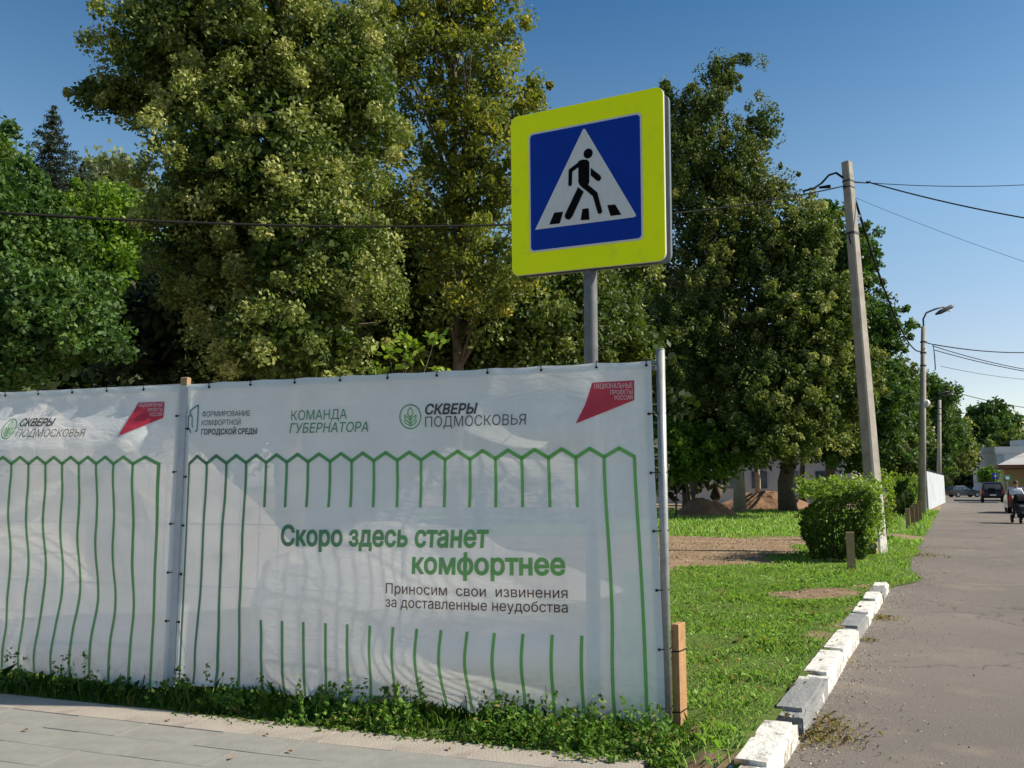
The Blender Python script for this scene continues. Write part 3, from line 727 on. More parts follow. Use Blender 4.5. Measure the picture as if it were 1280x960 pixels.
# picket drawing on banner A
XL = [235.4, 259, 283.2, 308.2, 333.4, 359.4, 385.7, 412.8, 440, 468.3, 497.6, 527.3, 557, 588.3, 620.4, 653.5, 687, 720.8, 755.3, 792]
yv = lambda x: 580 - (x - 235) / 557 * 9.0
UL = [F2(x, yv(x)) for x in XL]
zz = []
for i in range(len(UL) - 1):
    (a, za), (b, zb) = UL[i], UL[i + 1]; mu, mz = (a + b) / 2, (za + zb) / 2 + .062
    zz.append(stripe(bA, oA, a - .006, za - .003, mu + .004, mz, .026)); zz.append(stripe(bA, oA, mu - .004, mz, b + .006, zb - .003, .026))
printed('picket_tops', bA, oA, zz, 'print_green')
for i, x in enumerate(XL):
    u, z = UL[i]
    if i < 4 or i > 17:
        printed('picket_line', bA, oA, [stripe(bA, oA, u, z, u + (.0 if i < 4 else .018), bot_z(u) + .01, .022)], 'print_green')
    else:
        printed('picket_line', bA, oA, [stripe(bA, oA, u, z, u, F2(x, 634 - (x > 560) * 0)[1], .022)], 'print_green')
        zt = F2(x, 775 + (x - 335) / 390 * 18)[1]
        printed('picket_line', bA, oA, [stripe(bA, oA, u + .01, zt, u + .015, bot_z(u) + .01, .022)], 'print_green')
XB = [203, 179, 156.7, 135.5, 114, 93.5, 73.6, 54, 34, 14.6]
UB = [F2(x, 580.5) for x in XB]; du = (UB[0][0] - UB[-1][0]) / 9
while UB[-1][0] > -3.5: UB.append((UB[-1][0] - du, UB[-1][1] - .003))
zz = []
for i in range(len(UB) - 1):
    (a, za), (b, zb) = UB[i], UB[i + 1]; mu, mz = (a + b) / 2, (za + zb) / 2 + .058
    zz.append(stripe(bB, oB, a + .006, za - .003, mu - .004, mz, .026)); zz.append(stripe(bB, oB, mu + .004, mz, b - .006, zb - .003, .026))
printed('picket_tops', bB, oB, zz, 'print_green')
for u, z in UB: printed('picket_line', bB, oB, [stripe(bB, oB, u, z, u, bot_z(u) + .01, .022)], 'print_green')
# lettering on banner A
text(bA, oA, 'Скоро здесь станет', (352, 681.5), (613, 682.5), 24.5, 'print_green', bold=.034)
text(bA, oA, 'комфортнее', (519, 715), (705.5, 717), 25, 'print_green', bold=.034)
text(bA, oA, 'Приносим  свои  извинения', (485.5, 740.5), (707.5, 746.5), 12.5, 'print_brown', bold=.002)
text(bA, oA, 'за доставленные неудобства', (485.5, 757.5), (707.5, 764.5), 12.5, 'print_brown', bold=.002)
text(bA, oA, 'СКВЕРЫ', (532, 518), (598.5, 517.2), 12.5, 'print_dark', bold=.030, shear=.2)
text(bA, oA, 'ПОДМОСКОВЬЯ', (532, 534), (660, 531.5), 13, 'print_dark', bold=-.006)
text(bA, oA, 'КОМАНДА', (365, 525.5), (434, 523.5), 12, 'print_green', bold=.003, tint=.1)
text(bA, oA, 'ГУБЕРНАТОРА', (363, 541.5), (461, 539.5), 12, 'print_green', bold=.008, shear=.15, tint=.15)
text(bA, oA, 'ФОРМИРОВАНИЕ', (253.5, 521), (313.5, 520), 6.6, 'print_dark', bold=.0)
text(bA, oA, 'КОМФОРТНОЙ', (253.5, 532), (301.5, 531), 6.6, 'print_dark', bold=.0)
text(bA, oA, 'ГОРОДСКОЙ СРЕДЫ', (254, 543.5), (322.3, 542.3), 6.8, 'print_dark', bold=.026)
leaf_logo(bA, oA, 513.5, 521, 13, 15)
ring_line(bA, oA, [(238, 541), (236, 538), (233.5, 534), (233.5, 521), (236.5, 518), (239.5, 521), (239.5, 531), (241, 534)], .011, 'print_teal', 'clip_emblem')
ring_line(bA, oA, [(236.5, 519), (236.5, 513), (247.5, 506), (247.5, 539), (244.5, 539)], .011, 'print_teal', 'house_emblem')
px_poly(bA, oA, [(740.4, 478.8), (792.5, 475.2), (792.5, 500), (721.3, 530), (732, 506)], 'print_red', 'red_flag_emblem')
text(bA, oA, 'НАЦИОНАЛЬНЫЕ', (743, 486.3), (790.5, 484.5), 6.2, 'print_white', bold=.01, off=.010)
text(bA, oA, 'ПРОЕКТЫ', (763, 493.4), (790.5, 492.2), 5.4, 'print_white', bold=.01, off=.010)
text(bA, oA, 'РОССИИ', (768.5, 500.2), (790.5, 499), 5.4, 'print_white', bold=.01, off=.010)
# lettering on banner B
text(bB, oB, 'СКВЕРЫ', (34.5, 533.5), (75.7, 533.2), 9.5, 'print_dark', bold=.030, shear=.2)
text(bB, oB, 'ПОДМОСКОВЬЯ', (35.3, 547.3), (117, 546.5), 9.5, 'print_dark', bold=-.004)
leaf_logo(bB, oB, 24, 537, 7.5, 12.5)
px_poly(bB, oB, [(172.6, 503.2), (205.3, 501.9), (205.3, 522.3), (160, 546), (166, 525)], 'print_red', 'red_flag_emblem')
text(bB, oB, 'НАЦИОНАЛЬНЫЕ', (174.5, 509), (204, 508), 5, 'print_white', bold=.01, off=.010)
text(bB, oB, 'ПРОЕКТЫ', (187, 515), (204, 514.2), 4.4, 'print_white', bold=.01, off=.010)
text(bB, oB, 'РОССИИ', (190.5, 520.8), (204, 520), 4.4, 'print_white', bold=.01, off=.010)
text(bB, oB, 'КОМАНДА', (-60, 538), (-20, 537.5), 9, 'print_green', bold=.003, tint=.1)
# ties
def tie_h(root, org, u, z, uo):
    a = CL(u, z, .004); b = FW(uo, .0, z + .005); mb = MB()
    mb.tube([a - org, a + FN * .012 - org, (a + b) / 2 + FN * .02 - org, b + FN * .035 - org, b - FN * .03 - org], .0035, 5)
    mb.ball(a + FN * .006 - org, .010, 6, 4); mb.build('tie', M['black'], root)
def tie_v(root, org, u):
    z = top_z(u) - .028; a = CL(u, z, .004); t = FW(u + random.uniform(-.01, .01), .02, top_z(u) + .02); mb = MB()
    mb.tube([a - org, a + FN * .01 + Vector((0, 0, .02)) - org, t + FN * .03 - org, t - FN * .05 - org], .0035, 5)
    mb.ball(a + FN * .005 - org, .010, 6, 4); mb.build('tie', M['black'], root)
for x in (261.7, 314.6, 369.5, 426, 485, 546.4, 610, 677, 746, 808): tie_v(bA, oA, F2(x, 470)[0])
for x in (7, 48, 90, 133, 178): tie_v(bB, oB, F2(x, 490)[0])
for y in (536, 596, 657, 718, 778, 838): tie_h(bA, oA, .05, F2(222, y)[1], -.03)
for y in (517, 591, 664, 738, 812, 886): tie_h(bA, oA, 3.69, F2(818, y)[1], 3.80)
for y in (520, 590, 655, 716, 777): tie_h(bB, oB, -.06, F2(212, y)[1], .0)
# plank beside the end post
pl = tag(empty('wooden_plank', FW(FL + .075, -.05, 0), R(-32)), 'fresh pine plank standing against the end post of the fence', 'plank')
MB().box((0, 0, .31), (.05, .125, .78), ch=.003).build('board', M['wood'], pl)
for z_ in (.52, .14): MB().tube([(-.06, -.066, z_), (.028, -.066, z_ + .01), (.029, .066, z_ + .01), (-.06, .066, z_)], .004, 5).build('wire_tie', M['black'], pl)

# ------------------------------------------------------------------ crossing sign
SC, SY = 1.245, 0
sr = [R(4.44), R(1.98), R(-29.83)]
k = 6.04 / 5.578
scen = Vector((.4955 * k, 5.578 * k, CAMH + (3.653 - CAMH) * k))
Rm = Matrix.Rotation(sr[2], 4, 'Z') @ Matrix.Rotation(sr[0], 4, 'X') @ Matrix.Rotation(sr[1], 4, 'Y')
sg = tag(empty('road_sign', (0, 0, 0)), 'pedestrian crossing sign on a grey post behind the banner, blue square with a yellow border', 'road sign')
pb = P(738, 455, 6.165); sg.location = (pb.x, pb.y, 0)
def SP(x, z, y=0.0): return scen + (Rm @ Vector((x, y, z))) - sg.location
def rrect(w, h, r, n=6):
    pts = []
    for cx, cy, a0 in ((w / 2 - r, h / 2 - r, 0), (-w / 2 + r, h / 2 - r, 90), (-w / 2 + r, -h / 2 + r, 180), (w / 2 - r, -h / 2 + r, 270)):
        for i in range(n + 1):
            a = R(a0 + 90 * i / n); pts.append((cx + r * math.cos(a), cy + r * math.sin(a)))
    return pts
def splate(name, poly, y0, y1, m): 
    return MB().prism(poly, lambda a, b: SP(a, b, y0), lambda a, b: SP(a, b, y1)).build(name, M[m], sg)
s_ = SC
splate('yellow_board', rrect(s_, s_, .055), 0, .012, 'sign_yellow')
# grey folded rim of the board and the second board behind it
MB().prism(rrect(s_ + .006, s_ + .006, .058), lambda a, b: SP(a, b, .004), lambda a, b: SP(a, b, .022)).build('board_rim', M['sign_white'], sg)
MB().prism([(x + .03, y - .02) for x, y in rrect(s_ * .985, s_ * .985, .06)], lambda a, b: SP(a, b, .06), lambda a, b: SP(a, b, .095)).build('rear_board', M['sign_back'], sg)
inn = s_ * .745; oz = .0
splate('white_frame', [(x, y + .003) for x, y in rrect(inn, inn, .035)], -.004, .001, 'sign_white')
splate('blue_field', [(x, y + .003) for x, y in rrect(inn - .03, inn - .03, .028)], -.007, -.003, 'sign_blue')
def zp(x, y):   # picture in the enlarged sign (853x960 crop) -> board coordinates via its own perspective
    px, py = 620 + x / 3.554, 90 + y / 3.554
    o = Vector((0, 0, CAMH)); r = ray(px, py); nn = Rm @ Vector((0, 1, 0)); t = (scen - o).dot(nn) / r.dot(nn); q = Rm.inverted() @ (o + r * t - scen); return (q.x, q.z)
splate('white_triangle', [zp(176, 702), zp(182, 690), zp(388, 258), zp(394, 253), zp(400, 258), zp(622, 632), zp(624, 640), zp(616, 646)], -.010, -.006, 'sign_white')
def capsule(p, q, r0, r1=None, n=7):
    r1 = r1 or r0; a = math.atan2(q[1] - p[1], q[0] - p[0]); pts = []
    for i in range(n + 1): t = a + math.pi / 2 + math.pi * i / n; pts.append((p[0] + r0 * math.cos(t), p[1] + r0 * math.sin(t)))
    for i in range(n + 1): t = a - math.pi / 2 + math.pi * i / n; pts.append((q[0] + r1 * math.cos(t), q[1] + r1 * math.sin(t)))
    return pts
fig = MB(); yy = [0]
def fadd(poly):
    yy[0] += 1; d = -.0125 - .0004 * yy[0]; fig.prism(poly, lambda a, b: SP(a, b, d), lambda a, b: SP(a, b, -.009))
c = zp(412, 364); fadd([(c[0] + .037 * math.cos(a), c[1] + .037 * math.sin(a)) for a in np.linspace(0, 2 * math.pi, 20)[:-1]])
fadd([zp(*p) for p in ((369, 398), (385, 391), (407, 391), (417, 402), (417, 492), (411, 502), (392, 520), (376, 506), (369, 492))])
fadd(capsule(zp(382, 404), zp(334, 440), .0155)); fadd(capsule(zp(334, 440), zp(332, 500), .0145))
fadd([zp(*p) for p in ((424, 428), (466, 462), (470, 474), (463, 486), (450, 484), (424, 461))])
fadd(capsule(zp(392, 502), zp(443, 545), .0205)); fadd(capsule(zp(443, 545), zp(464, 621), .0195, .0175))
fadd([zp(*p) for p in ((368, 514), (392, 533), (341, 644), (329, 657), (316, 655), (309, 645), (311, 634))])
fig.build('walking_figure', M['sign_black'], sg)
for q in (((262, 626), (301, 622), (286, 674), (240, 679)), ((387, 610), (414, 606), (418, 657), (379, 660)), ((497, 593), (532, 590), (559, 635), (512, 641))):
    MB().prism([zp(*p) for p in q], lambda a, b: SP(a, b, -.0125), lambda a, b: SP(a, b, -.009)).build('crossing_stripe', M['sign_black'], sg)
lp = P(738, 350, 6.165) - sg.location; tp = P(737.5, 150, 6.14) - sg.location
MB().tube([(0, 0, -.1), (lp.x, lp.y, lp.z), (tp.x, tp.y + .05, tp.z)], .051, 18).build('post', M['sign_post'], sg, True)
for dz in (.35, -.35):
    c = SP(-.02, dz, .125); mb = MB(); mb.tube([c + Vector((0, 0, -.02)), c + Vector((0, 0, .02))], .058, 16); mb.build('clamp', M['galv'], sg)

# ------------------------------------------------------------------ poles, lamps, cables
ptop = P(1058.5, 203, 20.3); pbase = G(1098, 692); pbase.z = -.1
cp = tag(empty('utility_pole', (pbase.x, pbase.y, 0)), 'leaning tapered concrete utility pole with whitewashed foot at the near hedge', 'utility pole')
pb0 = Vector((0, 0, 0)); pt0 = ptop - Vector((pbase.x, pbase.y, 0))
def trap(z0, z1, m, name, grow=0.0):
    H = pt0.z; vs = []
    for z in (z0, z1):
        f = z / H; c = Vector((pt0.x * f, pt0.y * f, z)); a = .19 - .08 * f + grow; b = .155 - .055 * f + grow
        for sx, sy in ((-1, -.75), (-.75, -1), (.75, -1), (1, -.75), (1, .75), (.75, 1), (-.75, 1), (-1, .75)):
            x, y = sx * a, sy * b; an = R(35); vs.append(c + Vector((x * math.cos(an) - y * math.sin(an), x * math.sin(an) + y * math.cos(an), 0)))
    fs = [tuple(reversed(range(8))), tuple(range(8, 16))] + [(i, (i + 1) % 8, 8 + (i + 1) % 8, 8 + i) for i in range(8)]
    MB().add(vs, fs).build(name, M[m], cp)
trap(-.2, pt0.z, 'concrete', 'shaft'); trap(-.15, 1.75, 'whitewash', 'whitewashed_foot', .003)
def pp(z, dx=0, dy=0): f = z / pt0.z; return Vector((pt0.x * f + dx, pt0.y * f + dy, z))
zb = pt0.z - 1.85
trap(zb - .03, zb + .03, 'darkmetal', 'steel_band', .012)
trap(pt0.z - .52, pt0.z - .48, 'darkmetal', 'steel_band', .01)
trap(pt0.z - .68, pt0.z - .65, 'darkmetal', 'steel_band', .01)
MB().tube([pp(zb, -.14, -.16), pp(zb - .12, -.17, -.18), pp(zb - .3, -.13, -.15)], .018, 6).build('cable_loop', M['black'], cp)
MB().tube([pp(pt0.z - .52, .1), pp(pt0.z - .54, .5, .0), pp(pt0.z - .48, .55)], .014, 6).build('cable_hook', M['darkmetal'], cp)
for z_ in (.45, -.6): MB().ball(pp(zb + z_, .2), .035, 6, 4).build('insulator', M['insulator'], cp)
def cable(label, a, b, sag, r, n=28, group='overhead cables'):
    a = Vector(a); b = Vector(b); pts = []
    for i in range(n + 1):
        f = i / n; p = a.lerp(b, f); p.z -= sag * 4 * f * (1 - f); pts.append(p - a)
    o = MB().tube(pts, r, 6).build('overhead_cable', M['black'], None, True); o.location = a
    return tag(o, label, 'cable', group)
PT = lambda z, dx=0: Vector((pbase.x, pbase.y, 0)) + pp(z, dx)
cable('long black cable from the concrete pole leftwards across the trees behind the sign', PT(pt0.z - .6, -.05), P(-60, 262, 9.5), .55, .018)
cable('thick cable from the concrete pole top running down to the right sky edge', PT(pt0.z - .5, .45), P(1420, 292, 18), .15, .017)
cable('thin cable from the concrete pole top running level to the right sky edge', PT(pt0.z - .5, .1), P(1420, 216, 24), .25, .010)
cable('faint cable below the thick one running down to the right sky edge', PT(pt0.z - .9, .1), P(1420, 372, 17), .1, .0045)
cp2 = P(1033, 222, 20.4)
o = MB().tube([PT(pt0.z - .42, -.1) - cp2, P(1045, 216, 20.3) - cp2, P(1036, 219, 20.3) - cp2, P(1027, 229, 20.3) - cp2, P(1018, 235, 20.2) - cp2, P(1004, 239, 20.1) - cp2], .028, 6).build('cable_bundle', M['black'], None, True)
o.location = cp2; tag(o, 'arched black cable bundle leaving the concrete pole top to the left', 'cable')
cl = P(1035, 233, 20.3); o = MB().tube([(-.22, 0, -.03), (.05, 0, 0)], [.03, .05], 8).build('cable_clamp', M['black']); o.location = cl; tag(o, 'black cable clamp hanging just left of the concrete pole top', 'clamp')
# street lamps
def lamp(px_top, py_top, base, head, label, lean=0.0, r0=.17):
    D = base.y; root = tag(empty('street_lamp', (base.x, base.y, 0)), label, 'street lamp', 'street lamps along the road')
    b = Vector((base.x, base.y, 0)); top = P(px_top, py_top, D) - b; hd = P(*head, D) - b
    MB().tube([(0, 0, -.1), (top.x, top.y, top.z)], [r0, r0 * .62], 12).build('pole', M['concrete'], root, True)
    el = top + Vector((.05, 0, .75)); 
    MB().tube([top - Vector((0, 0, .8)), top + Vector((0, 0, .4)), top.lerp(hd, .12) + Vector((0, 0, .62 if r0 > .15 else .3)), top.lerp(hd, .4) + Vector((0, 0, .5)), top.lerp(hd, .72)+Vector((0,0,.3)), hd - (hd - top).normalized() * .5+Vector((0,0,.05))], .05, 8).build('arm', M['darkmetal'], root, True)
    dv = Vector((.88, 0, .42)); q = hd - dv * .3
    vs = []; up = Vector((-.42, 0, .88))
    hb = MB().tube([q - dv * .75, q - dv * .45, q + dv * .25, q + dv * .4], [.05, .12, .11, .05], 8); hb.build('lamp_head', M['darkmetal'], root, True)
    MB().ball(q - dv * .05 - up * .09, (.3, .09, .05), 8, 5).build('lens', M['insulator'], root, True)
    for z in (top.z - .9, top.z - 1.5, top.z - 2.2): MB().tube([(top.x * z / top.z, 0, z), (top.x * z / top.z, 0, z + .08)], r0 * .72 + .02, 12).build('steel_band', M['darkmetal'], root)
    MB().tube([(top.x + .1, 0, top.z - .9), (top.x + .45, 0, top.z - 1.0), (top.x + .5, 0, top.z - 1.6), (top.x + .5, 0, top.z - 2.4)], .03, 6).build('cable_bracket', M['black'], root)
    return root, b + top
lb = G(1152, 645); l1, t1 = lamp(1154.5, 408, lb, (1190, 383), 'tall street lamp rising over the far hedge, nearer of the two', r0=.2)
lb2 = G(1173.5, 627); l2, t2 = lamp(1174.5, 500, lb2, (1192, 490), 'smaller farther street lamp beyond the white wall', r0=.24)
mb = MB().ball((.6, 0, 6.0), .22, 8, 6); mb.tube([(0, 0, 6), (.6, 0, 6)], .04, 5); mb.build('camera_housing', M['insulator'], l1)
cable('sagging black cable from the concrete pole down to the nearer street lamp', PT(zb + .8, .15), t1 + Vector((0, 0, -1.2)), 1.4, .030)
cable('thin cable beside the sagging one, concrete pole to nearer street lamp', PT(pt0.z - .8, .12), t1 + Vector((0, 0, -3)), 1.2, .008)
cable('upper cable from the nearer street lamp to the right sky edge', t1 + Vector((.5, 0, -1.0)), P(1420, 415, 60), .9, .030)
cable('middle cable from the nearer street lamp to the right sky edge', t1 + Vector((.5, 0, -1.1)), P(1420, 470, 55), .6, .022)
cable('lower cable from the nearer street lamp to the right sky edge', t1 + Vector((.5, 0, -1.3)), P(1420, 478, 50), .4, .022)
cable('far cable from the farther street lamp to the right sky edge', t2 + Vector((.3, 0, 1.2)), P(1420, 515, 90), 1.0, .035)
cable('faint farthest cable above the white wall to the right sky edge', t2 + Vector((.3, 0, 3.5)), P(1420, 468, 110), 1.2, .022)

# ------------------------------------------------------------------ wooden stakes
def stake(p, w, d, h, m, label, rz=RZ, lean=(0, 0)):
    o = MB().box((0, 0, h / 2 - .1), (d, w, h + .2), ch=.006).build('wooden_stake', M[m]); o.location = (p.x, p.y, 0); o.rotation_euler = (lean[0], lean[1], rz)
    return tag(o, label, 'stake', 'wooden stakes along the hedges')
stake(G(1064.5, 713), .15, .06, .72, 'pinewood', 'weathered wooden stake in front of the near hedge', RZ + .15)
stake(G(1095.5, 694), .10, .05, .30, 'pinewood', 'low thin stake at the foot of the concrete pole', RZ + 1.2)
q0 = G(1135, 661)
for q_, h_, m, lb_ in ((G(1135.5, 661), .76, 'pinewood', 'nearest stake of the row before the far hedge, pale edge'), (G(1141.5, 658), .80, 'oldwood', 'second stake of the row before the far hedge'), (G(1146.5, 655), .84, 'oldwood', 'third stake of the row before the far hedge'), (G(1150.5, 652), .90, 'oldwood', 'farthest stake of the row before the far hedge')):
    stake(q_, .15, .11, h_, m, lb_)

# ------------------------------------------------------------------ soil heaps
def heap(c, rx, ry, h, m, label, seed, rz=0.0):
    vs = [(0, 0, h)]; fs = []; nr, ns = 14, 40
    for i in range(1, nr + 1):
        f = i / nr
        for j in range(ns):
            a = 2 * math.pi * j / ns; q = 1 + .25 * noise.noise(Vector((math.cos(a) * 1.3 + seed, math.sin(a) * 1.3, 0)))
            x, y = rx * f * q * math.cos(a), ry * f * q * math.sin(a)
            z = h * (1 - f ** 1.7) * (1 + .5 * fbm(x * 1.1 + seed, y * 1.1)) + .09 * h * fbm(x * 4, y * 4, seed) * (1 - f) - .05 * f
            vs.append((x, y, z))
    for j in range(ns):
        jj = (j + 1) % ns; fs.append((0, 1 + j, 1 + jj))
        for i in range(nr - 1): fs.append((1 + i * ns + j, 1 + (i + 1) * ns + j, 1 + (i + 1) * ns + jj, 1 + i * ns + jj))
    vs[0] = (0, 0, h * 1.0)
    o = MB().add(vs, fs).build('soil_heap', M[m], None, False); o.location = (c.x, c.y, 0); o.rotation_euler = (0, 0, rz)
    return tag(o, label, 'soil heap', 'heaps of dug soil')
heap(G(880, 645), 1.9, 1.3, .95, 'soil_heap', 'small brown soil heap on the grass behind the thin sapling', 1)
c = G(955, 637); heap(c, 3.4, 1.8, 1.25, 'soil_heap', 'long reddish soil heap below the pale trunks, left of the near hedge', 2)
heap(Vector((-6.6, 12.6, 0)), 3.6, 2.6, 2.5, 'sand_heap', 'big beige soil heap showing through the left banner', 4)
heap(Vector((-1.7, 12.8, 0)), 3.4, 1.7, .95, 'sand_heap', 'low beige soil heap showing through the middle of the right banner', 6)

# ------------------------------------------------------------------ grass and weeds
rng = np.random.default_rng(11)
def blades(name, label, pts, h, w, seed, species='grass', tint=.5, lean=.45, layer=None):
    r = np.random.default_rng(seed); n = len(pts); pts = np.array(pts)
    a = r.uniform(0, 2 * math.pi, n); hh = h * r.uniform(.45, 1.3, n) * (pts[:, 3] if pts.shape[1] > 3 else 1)
    d = np.stack([np.cos(a), np.sin(a), np.zeros(n)], 1); wd = np.stack([-np.sin(a), np.cos(a), np.zeros(n)], 1)
    B = pts[:, :3]; ln = r.uniform(.1, 1, n) * lean
    ww = (w * r.uniform(.6, 1.3, n))[:, None]
    m = B + d * (hh * ln * .35)[:, None] + np.array([0, 0, 1]) * (hh * .6)[:, None]
    t = B + d * (hh * ln)[:, None] + np.array([0, 0, 1]) * (hh * (1 - .35 * ln))[:, None]
    V = np.stack([B - wd * ww * .5, B + wd * ww * .5, m + wd * ww * .35, t, m - wd * ww * .35], 1)
    tt = np.clip(r.normal(tint, .2, n), 0, .97); tt[r.uniform(size=n) < .03] = 1
    if layer is not None: tt = np.clip(tt + layer, 0, 1)
    me = quads_mesh(name, V, tt, 5); o = link(name, me, LEAF[species]); tag(o, label, 'grass', None, 'stuff'); return o
def scatter(n, s0, s1, t0, t1, seed, pw=1.0, cond=None):
    r = random.Random(seed); out = []
    while n > 0:
        n -= 1
        s = s0 + (s1 - s0) * r.random() ** pw; t = t0 + (t1 - t0) * r.random(); p = RT(s, t + (edge_wob(s) * sst(1.2, 0, t) if s > 8.6 else 0))
        u, nn = un_of(p.x, p.y)
        if u < 3.72 and nn > -.02: continue
        if u < 4.5 and nn > edge_n(u) + .15 and u < 3.9: continue
        so_ = soil(p.x, p.y)
        if r.random() < so_ * 1.15 - .03: continue
        cl_ = .4 + 1.7 * max(0, fbm(p.x * 1.3, p.y * 1.3, 7) + .2)
        out.append((p.x, p.y, ground_z(p.x, p.y) - .01, min(1.9, cl_)))
    return out
blades('lawn_grass', 'short green grass between the fence and the kerb', scatter(120000, -1.2, 11, .2, 5.5, 1, 1.0), .062, .0065, 21, tint=.5, lean=.9)
blades('verge_grass', 'green grass around the bare soil and along the road edge', scatter(70000, 8.8, 26, .02, 9, 2, 1.1), .085, .014, 22, tint=.6, lean=.8)
blades('far_grass', 'bright green grass in front of the dug heaps', scatter(42000, 20, 55, .02, 26, 3, 1.1), .16, .06, 23, tint=.7)
# weeds: leafy low plants along the foot of the fence
def weeds():
    r = np.random.default_rng(31); Vs = []; Ts = []; St = []
    for k in range(1500):
        u = r.uniform(-2.2, 3.9); f = sst(-.5, 2.2, u)
        if r.random() > .45 + .45 * f or fbm(u * 2.3, 1.7) < -.12: continue
        n = r.uniform(.02, .34 + .24 * f); hgt = (.05 + .15 * r.random()) * (1.15 - .5 * max(0, n - .2) / .4)
        hgt *= .72 + .28 * f
        if u > 3.2: n = r.uniform(.1, .7)
        if -.25 < u < .03 and n < .3: continue
        if n > edge_n(u) - .03: hgt *= .35; n = min(n, edge_n(u) + .10)
        if r.random() < .06: hgt = r.uniform(.22, .34)
        b = np.array(FW(u, n, .01)); top = b + np.array([r.normal(0, .03), r.normal(0, .03), hgt])
        m = int(8 + 60 * hgt); q = r.uniform(.1, 1, m)[:, None]
        C = b + (top - b) * q + r.normal(size=(m, 3)) * np.array([.028, .028, .012]) * (1.15 - q)
        V, _ = leaves(C, .038, None, r, up=.9, aspect=.55, droop=-.2); Vs.append(V); Ts.append(np.clip(r.normal(.42 + .25 * f, .2, m), 0, 1))  # leaves darken leftwards: the fence's shade is put into their colour
        if r.random() < .35:
            wv = np.array([.0016, 0, 0]); St.append(np.stack([b - wv, b + wv, top + wv, top - wv]))
    V = np.concatenate(Vs); T = np.concatenate(Ts); S = np.array(St)
    me = quads_mesh('weeds', np.concatenate([V, S]), np.concatenate([T, np.full(len(S), .3)])); o = link('weeds', me, LEAF['weed'])
    tag(o, 'leafy green weeds along the foot of the banners', 'weeds', None, 'stuff')
weeds()
pts = []
rr = random.Random(8)
for _ in range(6500):
    u = rr.uniform(-2.4, 3.95); n = rr.uniform(-.03, .42)
    if rr.random() < .2: n = rr.uniform(.0, .12)
    if -.2 < u < .0 and n < .2: continue
    p = FW(u, n, 0); pts.append((p.x, p.y, 0, rr.uniform(.5, 1.3) * (1.5 if rr.random() < .05 else 1)))
blades('tall_grass', 'dark grass tufts at the foot of the banners', pts, .10, .007, 33, 'weed', .35, .7)
pts = []
for _ in range(2600):
    u = rr.uniform(.4, 3.9); p = FW(u, edge_n(u) + rr.gauss(-.02, .05), 0); pts.append((p.x, p.y, .0, rr.uniform(.3, .9)))
blades('edge_grass', 'sparse creeping grass over the pavement edge', pts, .055, .009, 34, 'weed', .55, 1.3)
clv = np.array(scatter(9000, -1.2, 10, .2, 5.2, 77)); clr = np.random.default_rng(78)
clv = clv[np.array([fbm(q[0] * 1.1, q[1] * 1.1, 12) > -.02 for q in clv])]
V, _ = leaves(clv[:, :3] + np.stack([np.zeros(len(clv))] * 2 + [clr.uniform(.02, .06, len(clv))], 1), .035, None, clr, up=1.5, aspect=.7, droop=0)
tag(link('clover', quads_mesh('clover', V, np.clip(clr.normal(.35, .2, len(V)), 0, 1)), LEAF['grass']), 'low broad-leaved plants mixed into the near lawn', 'ground cover', None, 'stuff')
clv = np.array(scatter(700, -1, 10, .1, 4.5, 79)); pts = [(p[0] + rr.gauss(0, .05), p[1] + rr.gauss(0, .05), p[2], rr.uniform(.5, 1.2)) for p in clv for _ in range(3)]
blades('dry_grass', 'scattered straw-coloured stems in the near lawn', pts, .07, .005, 36, 'dry', .3, 1.2)
# dry tufts at the kerb gap and along the gutter
pts = []
for c, sp, k in ((G(1015, 918), .13, 520), (G(1038, 903), .12, 160), (G(1050, 825), .05, 90), (G(1095, 772), .13, 260), (G(1150, 694), .3, 350), (G(1085, 800), .05, 60)):
    for _ in range(k): pts.append((c.x + rr.gauss(0, sp), c.y + rr.gauss(0, sp * 1.2), -.01, rr.uniform(.3, 1)))
blades('dry_grass', 'dry brownish grass tufts in the gutter beside the kerb', pts, .06, .004, 35, 'dry', .45, 1.3)

gr = np.random.default_rng(90); ng = 5200
gsx = gr.uniform(-1, 20, ng); gtx = -np.abs(gr.exponential(.22, ng)) - .01; gtx[gr.uniform(size=ng) < .12] *= 6
gp_ = np.array([RT(a, max(-4, b) + (edge_wob(a) if a > 8.6 else 0), -.004) for a, b in zip(gsx, gtx)])
V, _ = leaves(gp_, .014, None, gr, up=2.5, aspect=.9, droop=0)
M['grit'] = leaf_mat('grit', [(0, (.12, .10, .08)), (.6, (.30, .25, .19)), (1, (.45, .40, .34))], 0.0, .9)
tag(link('road_grit', quads_mesh('road_grit', V, gr.uniform(size=ng)), M['grit']), 'grit and sand washed along the edge of the asphalt', 'grit', None, 'stuff')
cr_ = np.random.default_rng(95); cp_ = []
while len(cp_) < 7000:
    x_, y_ = cr_.uniform(-3, 12), cr_.uniform(9, 28)
    if soil(x_, y_) > .6: cp_.append((x_, y_, ground_z(x_, y_) + .01))
V, _ = leaves(np.array(cp_), .05, None, cr_, up=3.0, aspect=.8, droop=0)
M['crumb'] = leaf_mat('soil_crumbs', [(0, (.19, .13, .085)), (.6, (.29, .21, .14)), (1, (.38, .29, .2))], 0.0, .95)
tag(link('soil_crumbs', quads_mesh('soil_crumbs', V, cr_.uniform(size=len(cp_))), M['crumb']), 'crumbs and chips of dug earth over the bare patch', 'soil', None, 'stuff')
